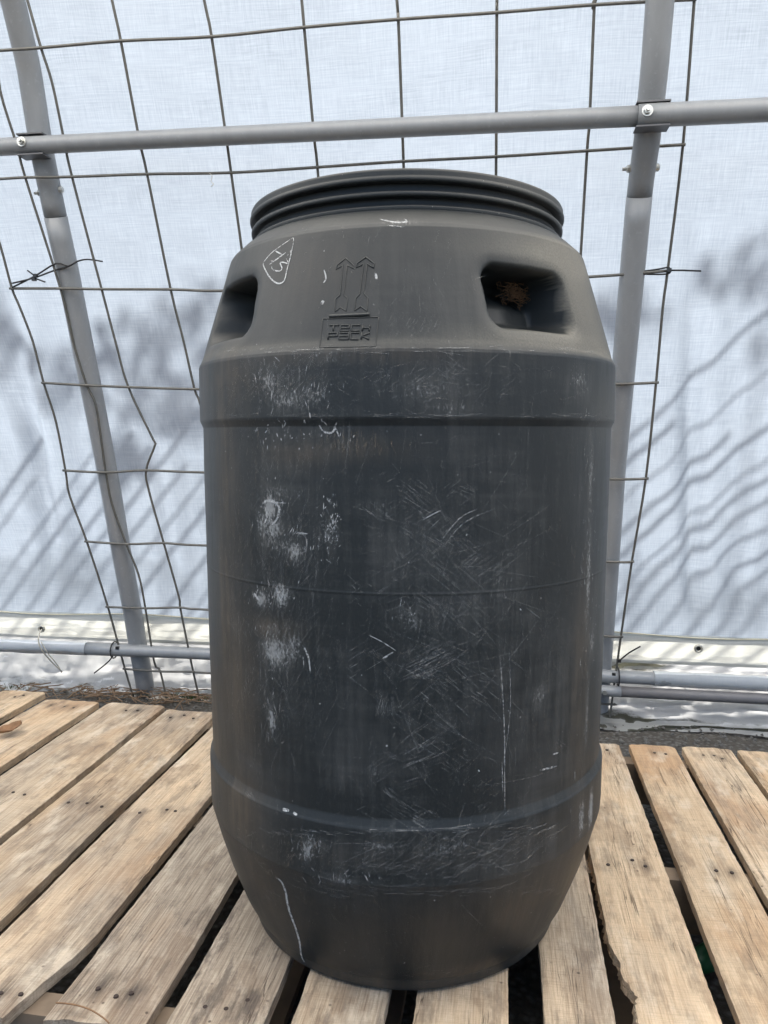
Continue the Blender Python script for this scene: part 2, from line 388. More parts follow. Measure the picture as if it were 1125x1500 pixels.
# ------------------------------------------------------------------ tarpaulin
tarp = empty('tarpaulin', tuple(W0)); tag(tarp, 'translucent white woven tarpaulin stretched behind the grey poles', 'tarpaulin')
def arc_samples(z0, zmax_i=None, step=.022):
    zz = np.array(HZ); oo = np.array(HO)
    zf = np.linspace(z0, 2.62, 400); of = np.interp(zf, zz, oo)
    L = np.concatenate([[0], np.cumsum(np.hypot(np.diff(zf), np.diff(of)))])
    Ls = np.arange(0, L[-1], step); return np.interp(Ls, L, zf), Ls
def sheet(name, s0, s1, z0, mat, d, step=.022, amp=1.0, zmax=None, seed=0, parent=tarp, slant=0.0):
    zs, Ls = arc_samples(z0, step=step)
    if zmax: k = zs <= zmax; zs, Ls = zs[k], Ls[k]
    ss = np.arange(s0, s1, step); S, ZZ = np.meshgrid(ss, zs); _, LL = np.meshgrid(ss, Ls)
    S = S+slant*(ZZ-.6)
    bay = (S-.171)/1.44
    taut = .5-.5*np.cos(2*np.pi*bay)
    D = -PR-.012+d-.035*taut*amp*sstep(0.15, .6, ZZ)                 # blows outward between the poles
    lowz = 1-sstep(.3, 1.5, ZZ)
    D = D-amp*.020*(fbm(S*2.2+3, LL*1.6, seed+5, 4)-.47)*2
    D = D-amp*.016*(.3+.7*lowz)*(fbm((S+LL*.35)*6, LL*1.1, seed+9, 3)-.45)*2
    D = D-amp*.006*(fbm((S-LL*.6)*15, LL*4, seed+21, 3)-.45)*2*(.35+lowz)
    def ridged(a, b, sd): return 1-np.abs(2*fbm(a, b, sd, 2)/.75-1)
    D = D-amp*(.35+.65*lowz)*(.040*ridged(S*4.2+LL*1.1, LL*1.5-S*.8, seed+33)+.022*ridged(S*7.5-LL*3.0, LL*5.0+S*2, seed+37))
    D = D-amp*.010*ridged(S*17+LL*6, LL*12-S*4, seed+44)*(.25+.75*lowz)
    rip = np.sin((LL*.75+S*.5)*95+6*fbm(S*5, LL*5, seed+50, 2))*.0026*lowz*sstep(.45, .6, fbm(S*3, LL*3, seed+51, 2)/.75)
    D = D-amp*rip
    for fs, fw, fa in ((-.142, .032, .045), (-.02, .07, .04), (1.85, .028, .045), (1.97, .06, .035), (2.2, .05, .03), (.45, .05, .025), (.02, .06, .03), (1.35, .05, .012)):
        D = D-amp*fa*np.exp(-((S-fs+.11*np.sign(fs-.8)*(ZZ-.6))/fw)**2)*sstep(.12, .4, ZZ)*(1-sstep(.8, 1.55, ZZ))
    D0 = -PR-.012+d; D = D0+(D-D0)*sstep(.23, .46, ZZ)
    D = np.minimum(D, -PR-.004)
    V = W0*0+U*S[..., None]+N*(off(ZZ)+D)[..., None]+np.array([0, 0, 1.0])*ZZ[..., None]
    o = meshobj(name, V.reshape(-1, 3), grid_faces(len(zs), len(ss)), mat, parent, True, None, np.stack([S, LL], -1).reshape(-1, 2))
    return o
sheet('sheet', -2.6, 4.4, .250, M['tarp'], 0.0, step=.016, zmax=2.24)
def added_roof():  # unseen roof film, added to light the boards from above
    ss = np.linspace(-2.6, 4.4, 60); path = [(2.24, .85), (2.42, 1.07), (2.54, 1.35), (2.60, 1.72), (2.625, 2.1), (2.60, 2.5), (2.52, 2.9), (2.38, 3.25)]
    V = [U*s_+N*(o_+.0)+np.array([0, 0, z_+.004]) for z_, o_ in path for s_ in ss]
    meshobj('added_roof_sheet', V, grid_faces(len(path), 60), M['added_roof'], tarp, True, None, [(s_, i*.3) for i in range(len(path)) for s_ in ss])
added_roof()
# hem band and skirt down to the ground
def strip(name, rows, s0, s1, mat, step=.012, seed=0, amp=1.0, dirtf=None):
    ss = np.arange(s0, s1, step); nr = len(rows); V = []; A = []; UVs = []
    for i, (z, d, wr) in enumerate(rows):
        t = i/(nr-1)
        w = (fbm(ss*7+i*.35, np.full_like(ss, i*.45), seed, 4)-.47)*2*wr+(fbm(ss*28+i*.8, np.full_like(ss, i*.7), seed+7, 3)-.45)*wr*.8
        dz = (fbm(ss*4, np.full_like(ss, i*.3), seed+3, 3)-.47)*wr*.8
        zz = np.maximum(z+dz, .004) if z > .004 else z+dz
        V.append(W0*0+U*ss[:, None]+N*(d+w)[:, None]+np.array([0, 0, 1.0])*zz[:, None])
        A.append(np.full_like(ss, 0.0) if dirtf is None else dirtf(t, ss)+ss*0); UVs.append(np.stack([ss, np.full_like(ss, t*.3)], -1))
    return meshobj(name, np.concatenate(V), grid_faces(nr, len(ss)), mat, tarp, True, {'dirt': np.concatenate(A)}, np.concatenate(UVs))
hem_rows = [(.262-.0, off(.262)-PR-.010, .006), (.245, off(.245)-PR-.002, .006), (.225, off(.22)-PR+.001, .007), (.205, off(.2)-PR-.001, .007), (.185, off(.18)-PR-.004, .006), (.165, off(.16)-PR-.016, .004)]
def rows_fine(rows, k):
    a = np.array(rows); t = np.linspace(0, len(a)-1, (len(a)-1)*k+1); return [tuple(np.interp(t[i], range(len(a)), a[:, j]) for j in range(3)) for i in range(len(t))]
strip('hem', rows_fine(hem_rows, 3), -2.6, 4.4, M['hem'], .012, 11)
sk_l = [(.182, .010, .002), (.160, -.002, .003), (.145, -.022, .010), (.11, -.030, .026), (.07, -.020, .030), (.035, -.005, .026), (.012, .02, .02), (-.004, .04, .016)]
strip('skirt', rows_fine(sk_l, 3), -2.6, .86, M['skirt'], .010, 23, dirtf=lambda t, s: np.clip((t-.45)*1.5, 0, 1)*.75)
sk_r = [(.182, .010, .002), (.160, -.002, .003), (.14, -.012, .010), (.115, -.010, .024), (.085, .004, .032), (.055, .018, .030), (.030, .030, .022), (.010, .048, .016), (.004, .075, .022), (-.006, .10, .03)]
strip('skirt', rows_fine(sk_r, 3), .86, 4.4, M['skirt'], .010, 31, dirtf=lambda t, s: np.clip(np.clip((t-.66)/.2, 0, 1)*.9+np.exp(-((t-.15)/.13)**2)*np.exp(-((s-1.72)/.14)**2)*.9+np.exp(-((s-1.62)/.10)**2)*.55*t, 0, 1))
mb = MB(); mb.tube([wp(s, .262+.006*math.sin(s*9), -PR-.003) for s in np.arange(-2.6, 4.4, .04)], .0022, 6)
for q in range(1): mb.build('hem_seam', M['yellowseam'], tarp).location = tuple(-W0)
def grommet(x, y):
    P = px_wall(x, y, -PR+.004)-W0; n = Vector(N); m = MB(); k = 20; v = []
    up = Vector((0, 0, 1)); u = Vector(U)
    prof = [(.0125, 0), (.012, .003), (.009, .0045), (.0062, .003), (.0058, -.002)]
    for (r, h) in prof:
        for i in range(k):
            a = 2*math.pi*i/k; v.append(Vector(P)+(u*math.cos(a)+up*math.sin(a))*r+n*h)
    m.add(v, [(i*k+j, i*k+(j+1) % k, (i+1)*k+(j+1) % k, (i+1)*k+j) for i in range(4) for j in range(k)])
    o = m.build('grommet', M['grommet'], tarp)
    h = MB(); h.add([Vector(P)+(u*math.cos(2*math.pi*i/k)+up*math.sin(2*math.pi*i/k))*.0062+n*.0012 for i in range(k)], [tuple(range(k))])
    h.build('eyelet_hole', M['black'], o)
grommet(61, 921); grommet(1023, 950)

# ------------------------------------------------------------------ hoop poles
def pole(s, pts, joint, label, bolts, seed):
    base = W0+U*s; e = empty('hoop_pole', tuple(base)); tag(e, label, 'pole', 'curved hoop poles of the shelter')
    z = [p[1] for p in pts]; o = [p[0] for p in pts]
    f = lambda q: np.interp(q, z, o)
    P = lambda q: N*f(q)+np.array([0, 0, q])
    a = MB(); zz = list(np.linspace(-.02, joint, 26)); a.tube([P(q) for q in zz], PR+.0008, 28); a.build('lower_tube', M['pipe2'], e)
    b = MB(); zz = list(np.linspace(joint+.0015, 2.60, 40)); b.tube([P(q) for q in zz], PR, 28); b.build('upper_tube', M['pipe'], e)
    c = MB(); c.tube([P(joint-.01), P(joint+.012)], PR-.0022, 28); c.build('swaged_collar', M['bracket'], e)
    for (zb, du, kind) in bolts:
        m = MB(); c0 = Vector(P(zb)); u = Vector(U)*du
        k = 6 if kind == 'nut' else 14; rr = .0085
        x = Vector(N); y = u.cross(x)
        base_ = c0+u*(PR-.004); v = []
        for h, r_ in ((0, rr), (.009, rr), (.012, rr*.6)):
            for i in range(k):
                t = 2*math.pi*i/k; v.append(base_+u*h+(x*math.cos(t)+y*math.sin(t))*r_)
        m.add(v, [(i*k+j, i*k+(j+1) % k, (i+1)*k+(j+1) % k, (i+1)*k+j) for i in range(2) for j in range(k)]+[tuple(2*k+j for j in range(k))])
        if kind == 'nut': m.tube([base_, base_+u*.02], .004, 8)
        m.build('bolt', M['bolt'], e, False)
    return e, P
LPTS = [(.0, -.05), (.008, 0), (.053, .16), (.081, .276), (.136, .458), (.193, .672), (.266, .91), (.331, 1.111), (.381, 1.265), (.434, 1.407), (.478, 1.535), (.520, 1.721), (.575, 1.85), (.70, 2.05), (.86, 2.25), (1.08, 2.42), (1.36, 2.54), (1.72, 2.60)]
RPTS = [(.0, -.05), (.008, 0), (.060, .2), (.13, .46), (.196, .742), (.26, .903), (.312, 1.036), (.37, 1.175), (.42, 1.30), (.463, 1.396), (.530, 1.473), (.590, 1.59), (.625, 1.70), (.68, 1.88), (.76, 2.05), (.90, 2.25), (1.10, 2.42), (1.38, 2.54), (1.73, 2.60)]
SL, SR = .171, 1.612
lp, LPf = pole(SL, LPTS, 1.395, 'grey steel hoop pole zip-tied to the bent corner of the wire mesh', [(1.455, 1, 'head'), (1.45, -1, 'nut')], 1)
rp, RPf = pole(SR, RPTS, 1.375, 'grey steel hoop pole zip-tied to the straight outer edge of the wire mesh', [(1.425, 1, 'head'), (1.425, -1, 'nut')], 2)

# ------------------------------------------------------------------ rails
def onP(base_s, P, z, d=0): return W0+U*base_s+P(z)+N*d
RR = .0205
def proj_y(P):
    y, z = P[1], P[2]-CAMZ; return 750-FPX*(y*math.sin(PITCH)+z*math.cos(PITCH))/(y*math.cos(PITCH)-z*math.sin(PITCH))
def height_for(s, P, ypx, d):
    lo, hi = .1, 2.2
    for _ in range(40):
        m_ = (lo+hi)/2
        if proj_y(onP(s, P, m_, d)) > ypx: lo = m_
        else: hi = m_
    return lo
ztl = height_for(SL, LPf, 213, PR+RR-.008); ztr = height_for(SR, RPf, 169, PR+RR-.008)
A_ = onP(SL, LPf, ztl, PR+RR-.008); B_ = onP(SR, RPf, ztr, PR+RR-.008)
def railpt(s): return A_+(B_-A_)*((s-SL)/(SR-SL))
rail = empty('top_rail', tuple(A_)); tag(rail, 'long grey tube rail bolted across both hoop poles above the drum', 'rail')
for (s0, s1, r_) in ((-2.4, SR-.03, RR), (SR-.030, 4.2, RR+.0025)):
    m = MB(); m.tube([railpt(s)-A_ for s in np.linspace(s0, s1, 30)], r_, 24); m.build('tube', M['pipe'], rail)
for s, P in ((SL, LPf), (SR, RPf)):
    c = Vector(railpt(s)-A_); u = Vector(U); n = Vector(N); up = Vector((0, 0, 1))
    for sg in (1, -1):
        m = MB(); m.box(c+up*sg*(RR+.0035)-n*.006, u, n, up, .034, .019, .0016)
        br = m.build('clamp_plate', M['bracket'], rail, False)
    m = MB(); cc = c+n*(RR+.0005)-u*.014+up*.002
    m.tube([cc-n*.004, cc+n*.002], .0115, 20); m.build('washer', M['bolt'], br, False)
    m = MB(); m.tube([cc, cc+n*.008], .0078, 6); m.tube([cc+n*.006, cc+n*.013], .0042, 10); m.build('bolt', M['bolt'], br, False)
# bottom rail, in two lengths with the tarp wrapped round part of it
bz = .158
def botpt(s, d=.0): z = np.interp(s, [-.4, .38, 1.7, 2.1], [.157, .160, .143, .141]); return W0+U*s+N*(off(z)+d)+np.array([0, 0, z])
br_ = empty('bottom_rail', tuple(botpt(SL))); tag(br_, 'grey tube rail running low along the tarp foot near the ground', 'rail')
o0 = botpt(SL); r0 = .019; dd = PR+r0-.012
m = MB(); m.tube([botpt(s, dd)-o0 for s in np.linspace(.008, 1.80, 24)], r0, 22); m.build('tube', M['pipe2'], br_)
m = MB(); m.tube([botpt(s, dd-.004)-o0 for s in np.linspace(.0, .19, 4)], r0+.002, 22); m.build('coupling', M['pipe'], br_)
def sleeve(s0, s1, seed):
    ss = np.arange(s0, s1, .012); k = 22; V = []; UVs = []
    for i, s in enumerate(ss):
        c = botpt(s, dd-.002)-o0
        for j in range(k):
            a = 2*math.pi*j/k; rr = r0+.0025+.0022*(float(fbm(s*16, j*.5, seed))-.45)*2
            V.append(c+(N*math.cos(a)+np.array([0, 0, 1])*math.sin(a))*rr); UVs.append((s, a*.02))
    return meshobj('tarp_sleeve', V, grid_faces(len(ss), k, True), M['sleeve'], br_, True, None, UVs)
sleeve(-2.4, .015, 3); sleeve(1.755, 4.2, 8)
lr = empty('lower_rail', tuple(o0)); tag(lr, 'dark grey tube lying just under the tarp-wrapped rail on the sunnier side', 'rail')
m = MB(); m.tube([botpt(s, dd+.012)-o0-np.array([0, 0, .040]) for s in np.linspace(1.66, 4.2, 12)], .0155, 20); m.build('tube', M['dkpipe'], lr)
m = MB(); m.tube([botpt(s, dd+.012)-o0-np.array([0, 0, .040]) for s in np.linspace(1.56, 1.662, 4)], .0165, 20); m.build('end_fitting', M['pipe2'], lr)
m = MB(); c = Vector(botpt(1.615, dd+.03)-o0-np.array([0, 0, .040])); m.tube([c-Vector(N)*.01, c+Vector(N)*.004], .007, 6); m.build('bolt', M['bolt'], lr, False)

# ------------------------------------------------------------------ welded mesh panel
MD = PR+.006
cols = [
 [(-62, 66), (-30, 262), (0, 358), (17.4, 422), (29, 450), (48, 500), (64, 561), (82, 618), (96, 690), (102, 726), (127, 793), (158, 889), (183, 980), (199, 1032)],
 [(-22, 0), (-4, 74), (0, 132), (25, 214), (37, 260), (88.6, 423), (107, 500), (112, 518), (127, 564), (140, 592), (148, 642), (155, 692), (164, 738), (185, 797), (203, 842), (213, 891), (226, 970), (235, 984), (247, 1040)],
 [(40, 0), (60, 70), (77, 124), (94.6, 209), (105.5, 259), (149, 424), (169, 500), (188, 567), (224, 643), (227, 652), (214, 689), (219, 722), (240, 796), (262, 874), (264, 890), (276, 950), (283, 984), (296, 1040)],
 [(164, 0), (177, 60), (204, 204), (215.5, 255), (250, 424), (269, 500), (285, 570), (294, 594), (318, 690), (338, 797), (352, 892), (364, 986), (372, 1045)],
 [(299, 0), (310, 54), (331, 199), (338.5, 253), (354.5, 368), (361, 426), (385, 570), (406, 693), (424, 799), (438, 893), (448, 990), (454, 1050)],
 [(442, 0), (445.5, 40), (460, 199), (465, 245), (480, 420), (494, 568), (508, 694), (518, 803), (526, 900), (532, 998), (536, 1055)],
 [(581.4, 0), (583.4, 28), (588, 149), (591, 236), (597, 415), (602, 567), (606, 696), (609, 808), (611, 908), (612, 1006), (613, 1060)],
 [(728, 0), (727.8, 18), (726.8, 229), (725, 410), (721, 565), (714, 698), (708, 813), (703, 916), (698, 1014), (696, 1068)],
 [(872.6, 0), (870.6, 7), (863.7, 174), (860, 221), (849, 402), (840, 563), (828, 700), (815, 818), (804, 924), (794, 1023), (789, 1077)],
 [(1017, 0), (1000.5, 212), (978, 396.7), (971, 450), (961, 560.5), (946, 701), (925.6, 822.6), (909.6, 932), (896, 1031), (889, 1087)]]
rows = [
 [(-66, 79), (0, 74), (60, 70), (177, 60), (310, 53.8), (445.5, 40), (583.4, 28.4), (727.8, 18.4), (870.6, 7), (1020, -1)],
 [(-36, 263), (0, 262), (37, 260), (105.5, 259), (215.5, 255), (338.5, 253), (465, 245), (591, 236.4), (726.8, 229.5), (860, 221), (1004, 211.7)],
 [(14, 422.6), (88.6, 422.6), (149, 423.6), (250, 424), (326, 426), (480, 420), (597, 415), (725, 410), (861, 405.7), (982, 396.4)],
 [(61, 560.7), (127, 564.4), (188, 567), (285, 570), (385, 570), (494, 568), (721, 565), (901.8, 562.7), (965, 560.3)],
 [(92, 689), (155, 692), (214, 689), (298, 692), (508, 694), (714, 698), (896, 702), (950, 701)],
 [(124, 793), (185, 797), (240, 795.6), (298, 799), (518, 803), (708, 813), (893, 823), (929, 822.6)],
 [(155, 889), (213, 891), (264, 890), (301, 893), (526, 900), (703, 916), (888, 932), (912, 931.8)],
 [(180, 979.6), (235, 983.6), (283, 984), (304, 986), (532, 998), (698, 1014), (883, 1031), (899, 1031)]]
mo = px_wall(600, 1000, MD); panel = empty('wire_mesh_panel', tuple(mo))
tag(panel, 'bent steel wire mesh panel leaning against the poles behind the drum', 'mesh panel')
def wirepath(pp, d, top_ext=False):
    q = [px_wall(x, y, d) for x, y in pp]
    if top_ext:
        t = q[0]-q[1]; t = t/np.linalg.norm(t); q = [q[0]+t*.28]+q
    return [p-mo for p in smooth_path(q, 4)]
for pp in cols:
    m = MB(); m.tube(wirepath(pp, MD, True), .0033, 8); m.build('vertical_wire', M['wire'], panel)
for pp in rows:
    m = MB(); m.tube(wirepath(pp, MD+.0055), .0035, 8); m.build('horizontal_wire', M['wire'], panel)

# ------------------------------------------------------------------ zip ties, cord, thread
def around(s, P, z, d, tilt, rad, a0=0, a1=360, k=22):
    c = W0+U*s+P(z)
    return [c+U*rad*math.cos(R(a0+(a1-a0)*i/k))+N*rad*math.sin(R(a0+(a1-a0)*i/k))+np.array([0, 0, 1])*tilt*math.cos(R(a0+(a1-a0)*i/k)) for i in range(k+1)]
def tie(label, strands, heads, w=.0022):
    o = np.array(strands[0][0]); e = empty('cable_tie', tuple(o)); tag(e, label, 'cable tie', 'black cable ties holding the mesh')
    for s_ in strands:
        m = MB(); m.tube([np.array(p)-o for p in s_], w, 6); m.build('strap', M['black'], e)
    for h in heads:
        m = MB(); m.box(Vector(np.array(h)-o), Vector(U), Vector(N), Vector((0, 0, 1)), .005, .004, .0045); m.build('head', M['black'], e, False)
W = lambda x, y, d=MD+.004: px_wall(x, y, d)
zc = float(px_wall(105, 388, PR)[2])
loop = around(SL, LPf, zc, 0, .012, PR+.0025, 200, 360, 14)
tie('pair of long black cable ties reaching from bent mesh corner to hoop pole',
    [smooth_path([W(18, 421, MD+.012), W(52, 404), W(82, 386), W(100, 390, PR+.004), W(113, 383, PR+.002), W(128, 380, PR-.005), W(150, 383, PR)], 3),
     smooth_path([W(18, 415, MD+.012), W(50, 407, MD+.012), W(80, 396, MD+.002), W(98, 391, PR+.005), W(112, 384, PR+.004)], 3),
     [W(52, 405, MD+.012), W(40, 396, MD+.014)], [W(52, 408, MD+.014), W(66, 413, MD+.02)]], [W(52, 404, MD+.014), W(50, 409, MD+.014)])
tie('black cable tie cinching straight mesh edge to hoop pole, tail sticking out',
    [smooth_path([W(910, 399, -.01), W(918, 399, PR+.002), W(945, 397, PR+.006), W(966, 394), W(980, 392, MD+.008), W(981, 400, MD+.01), W(965, 402, MD+.006), W(935, 401, PR+.006), W(912, 398, -.005)], 3),
     [W(980, 396, MD+.008), W(1000, 396, MD+.01), W(1027, 397, MD+.012)]], [W(980, 396, MD+.010)])
def rloop(s, rad, d0):
    c = botpt(s, d0); return [c+(N*math.cos(R(a))+np.array([0, 0, 1])*math.sin(R(a)))*rad for a in range(0, 361, 24)]
tie('black cable tie looping bent mesh edge to low rail, tail hanging to ground',
    [rloop(.105, r0+.007, dd), smooth_path([W(172, 949, MD+.014), W(160, 968, MD+.01), W(138, 986, MD)], 3)], [W(172, 949, MD+.014)])
tie('black cable tie with upturned tail at the low rail beside the drum',
    [[p-U*.0 for p in rloop(1.655, r0+.008, dd)], smooth_path([W(907, 968, MD+.014), W(922, 956, MD+.03), W(938, 947, MD+.045)], 3)], [W(907, 968, MD+.016), W(899, 988, MD+.012)])
cp = smooth_path([W(61, 922, -PR+.010), W(57, 930, PR+.02), W(57, 943, PR+.035), W(63, 955, PR+.03), W(78, 972, PR+.01), W(91, 984, PR)], 3)
cord = empty('cord', tuple(cp[0])); tag(cord, 'thin pale cord tied from tarp grommet around the low rail', 'cord')
m = MB(); m.tube([p-cp[0] for p in cp], .0022, 6); m.build('strand', M['cord'], cord)
cp2 = smooth_path([W(60, 940, PR+.034), W(70, 957, PR+.03), W(84, 974, PR+.01), W(90, 985, PR)], 3)
m = MB(); m.tube([p-cp[0] for p in cp2], .0016, 6); m.build('strand', M['cord'], cord)
tp = smooth_path([W(307, 254, MD+.01), W(311, 258, MD+.012), W(309, 265, MD+.012), W(313, 270, MD+.012), W(309, 273, MD+.012)], 3)
m = MB(); m.tube(tp, .0007, 5); tag(m.build('loose_thread', M['cord']), 'tiny pale thread caught on a horizontal mesh wire', 'thread')

# ------------------------------------------------------------------ pallets
PT = .14; SLOPE = math.tan(R(8.8)); AX = np.array([math.sin(R(8.8)), math.cos(R(8.8)), 0]); AY = np.array([math.cos(R(8.8)), -math.sin(R(8.8)), 0])
BT = .018
# deck boards: left edge and right edge as x at y = 1.1, far end y, near end y, greyness
left_boards = [(-1.205, -1.075, 2.06, .98, .1), (-1.040, -.888, 1.98, .95, .1), (-.861, -.702, 1.955, .93, .35), (-.684, -.548, 1.905, .90, .35), (-.526, -.392, 1.880, .868, .3), (-.373, -.246, 1.855, .855, .65), (-.222, -.106, 1.84, .84, 1.05)]
right_boards = [(-.073, .036, 1.80, .79, .55), (.071, .187, 1.775, .77, .3), (.230, .316, 1.75, .74, .35), (.327, .443, 1.700, .70, .12), (.466, .568, 1.684, .67, .0), (.583, .688, 1.668, .66, .15), (.703, .81, 1.65, .64, .2)]
def board(parent, po, xl, xr, yf, yn, grey, seed, chip=None, wane=None):
    w = (xr-xl)*math.cos(R(8.8)); cx = (xl+xr)/2
    far = np.array([cx+(yf-1.1)*SLOPE, yf, PT]); near = np.array([cx+(yn-1.1)*SLOPE, yn, PT]); L = np.linalg.norm(far-near); mid = (far+near)/2
    nl, nw = 260, 14
    t = np.linspace(-L/2, L/2, nl); v = np.linspace(-1, 1, nw)
    v = np.sign(v)*np.abs(v)**.8
    T, Vv = np.meshgrid(t, v, indexing='ij')
    el = -w/2+(fbm(t*3, t*0+seed, 5, 4)-.47)*.006+(vnoise(t*90, t*0+seed, 2)-.5)*.0012
    er = w/2+(fbm(t*3, t*0+seed+9, 6, 4)-.47)*.006+(vnoise(t*90, t*0+seed+3, 2)-.5)*.0012
    if chip:                                        # broken corner: bite out of the left edge at the near end
        yy = mid[1]+t*math.cos(R(8.8)); g = np.interp(yy, chip[0], chip[1])
        jag = (vnoise(t*260, t*0+4, 3)-.5)*.005+(vnoise(t*60, t*0+8, 4)-.5)*.010
        el = el+np.where(g > .001, np.maximum(g+jag*np.clip(g*40, 0, 1), 0), 0)
    drop = np.zeros_like(T)
    if wane:                                        # bark edge on the right near the front
        yy = mid[1]+t*math.cos(R(8.8)); g = np.interp(yy, wane[0], wane[1]); er = er-g*(.85+.3*fbm(t*30, t*0+2, 3, 3))
    Wd = el[:, None]+(er-el)[:, None]*(Vv+1)/2
    cup = .0016*(np.cos(Vv*math.pi)*.5)*(vnoise(seed*3.1, 1.5, 4)-.3)
    zt = cup+(fbm(T*5, Wd*14+seed*3, 7, 4)-.47)*.0022
    edge = np.minimum(1-np.abs(Vv), 1)*w/2; zt = zt-.0022*np.exp(-edge/.0016)
    tw = (vnoise(seed*1.7, .5, 9)-.5)*.004; zt = zt+tw*T/L*2-.0022-vnoise(seed*2.3, 3.5, 9)*.002
    endw = (vnoise(Wd*60+seed, Wd*0, 12)-.5)*.006
    Tx = T+np.where(np.abs(T) > L/2-1e-6, endw, 0)
    top = np.stack([Tx, -Wd, zt], -1).reshape(-1, 3)          # local x along the board, y to its left
    bot = top.copy(); bot[:, 2] = zt.reshape(-1)*.5-BT
    n = nl*nw; F = list(map(tuple, grid_faces(nl, nw, False, True)))
    F2 = [tuple(i+n for i in q[::-1]) for q in F]
    # side walls with their own vertices, so the arris stays crisp
    verts = list(map(tuple, top))+list(map(tuple, bot)); S = []
    def wall(idx, flip):
        nonlocal verts
        k = len(verts); a = [top[i] for i in idx]; b = [bot[i] for i in idx]
        if chip is not None and not flip and idx[0] == 0 and idx[1] == nw: b = [p+np.array([0, (random.random()-.5)*.010, 0]) for p in b]
        verts += list(map(tuple, a))+list(map(tuple, b)); mm = len(idx)
        for i in range(mm-1):
            q = (k+i, k+i+1, k+mm+i+1, k+mm+i); S.append(q[::-1] if flip else q)
    wall([i*nw for i in range(nl)], False); wall([i*nw+nw-1 for i in range(nl)], True)
    wall([j for j in range(nw)], True); wall([(nl-1)*nw+j for j in range(nw)], False)
    verts = np.array(verts)
    st = np.zeros(len(verts)); nails = []
    rs = random.Random(seed*31)
    for tt in (-L/2+.045, 0.0, L/2-.045):
        for k in range(rs.choice([2, 3, 3])):
            yy = (-.32+.64*(k+.5)/3+rs.uniform(-.08, .08))*w; xx = tt+rs.uniform(-.012, .012); nails.append((xx, yy))
            d = np.hypot((verts[:, 0]-xx)*.45, verts[:, 1]-yy); st = np.maximum(st, np.exp(-(d/.0085)**2)*rs.choice([.3, .55, .85]))
    gr = np.full(len(verts), grey)
    o = meshobj('deck_board', verts, F+F2+S, M['wood'], parent, True, {'grey': gr, 'stain': st})
    o.location = tuple(mid-po); o.rotation_euler = (0, 0, R(90-8.8))
    # nails
    for (xx, yy) in nails:
        k = 8; zz = -.0014
        vv = [(xx+.0036*math.cos(2*math.pi*i/k), yy+.0036*math.sin(2*math.pi*i/k), zz-.0024) for i in range(k)]+[(xx+.0030*math.cos(2*math.pi*i/k), yy+.0030*math.sin(2*math.pi*i/k), zz) for i in range(k)]
        meshobj('nail', vv, [(i, (i+1) % k, k+(i+1) % k, k+i) for i in range(k)]+[tuple(k+i for i in range(k))], M['nail'], o, False)
    return o
def stringer(parent, po, c, half, name='stringer', hz=.045, hw=.019, zc=None):
    m = MB(); zc = zc if zc is not None else PT-BT-.0035-hz
    n = 24; ys = [-half+2*half*i/n for i in range(n+1)]; v = []
    for y in ys:
        for (a, b) in ((-1, -1), (1, -1), (1, 1), (-1, 1)):
            v.append((a*hw+random.uniform(-.0008, .0008), y, zc+b*hz+random.uniform(-.0006, .0006)))
    f = [(i*4+k, i*4+(k+1) % 4, (i+1)*4+(k+1) % 4, (i+1)*4+k) for i in range(n) for k in range(4)]+[(3, 2, 1, 0), (n*4, n*4+1, n*4+2, n*4+3)]
    o = meshobj(name, v, f, M['endwood'], parent, False); o.location = (c[0]-po[0], c[1]-po[1], -po[2]); o.rotation_euler = (0, 0, R(90-8.8)); return o
def pallet(label, boards, seed, specials):
    xc = (boards[0][0]+boards[-1][1])/2; ym = sum(b[2]+b[3] for b in boards)/2/len(boards)
    po = np.array([xc+(ym-1.1)*SLOPE, ym, 0]); e = empty('wooden_pallet', tuple(po)); tag(e, label, 'pallet', 'weathered pallets under the drum')
    for i, b in enumerate(boards): board(e, po, *b, seed+i, **specials.get(i, {}))
    half = (boards[-1][1]-boards[0][0])/2*math.cos(R(8.8))-.004
    sl = sum((b[2]-b[3])/2 for b in boards)/len(boards)/math.cos(R(8.8))
    for t in (-sl+.045, 0, sl-.06):
        c = po+AX*t; stringer(e, po, c, half)
    for t in (-sl+.06, 0, sl-.075):
        pass
    for t in (-half+.06, 0, half-.06):
        c = po+AY*t; m = MB(); m.box((0, 0, .010), (1, 0, 0), (0, 1, 0), (0, 0, 1), sl-.02, .045, .008)
        o = m.build('bottom_board', M['endwood'], e, False); o.location = tuple(c-po); o.rotation_euler = (0, 0, R(90-8.8))
    return e
pallet('weathered grey-brown pallet beside the bent mesh corner, leaf lying on it', left_boards, 3, {4: dict(wane=([.86, .882, .912, .943, .984, 1.03], [.032, .029, .022, .015, .005, 0]))})
pallet('fresher tan pallet with one splintered deck board under the drum', right_boards, 23, {3: dict(chip=([.6, .85, .892, .906, .922, .955, .975, .998], [.012, .014, .024, .020, .009, .009, .004, 0]))})

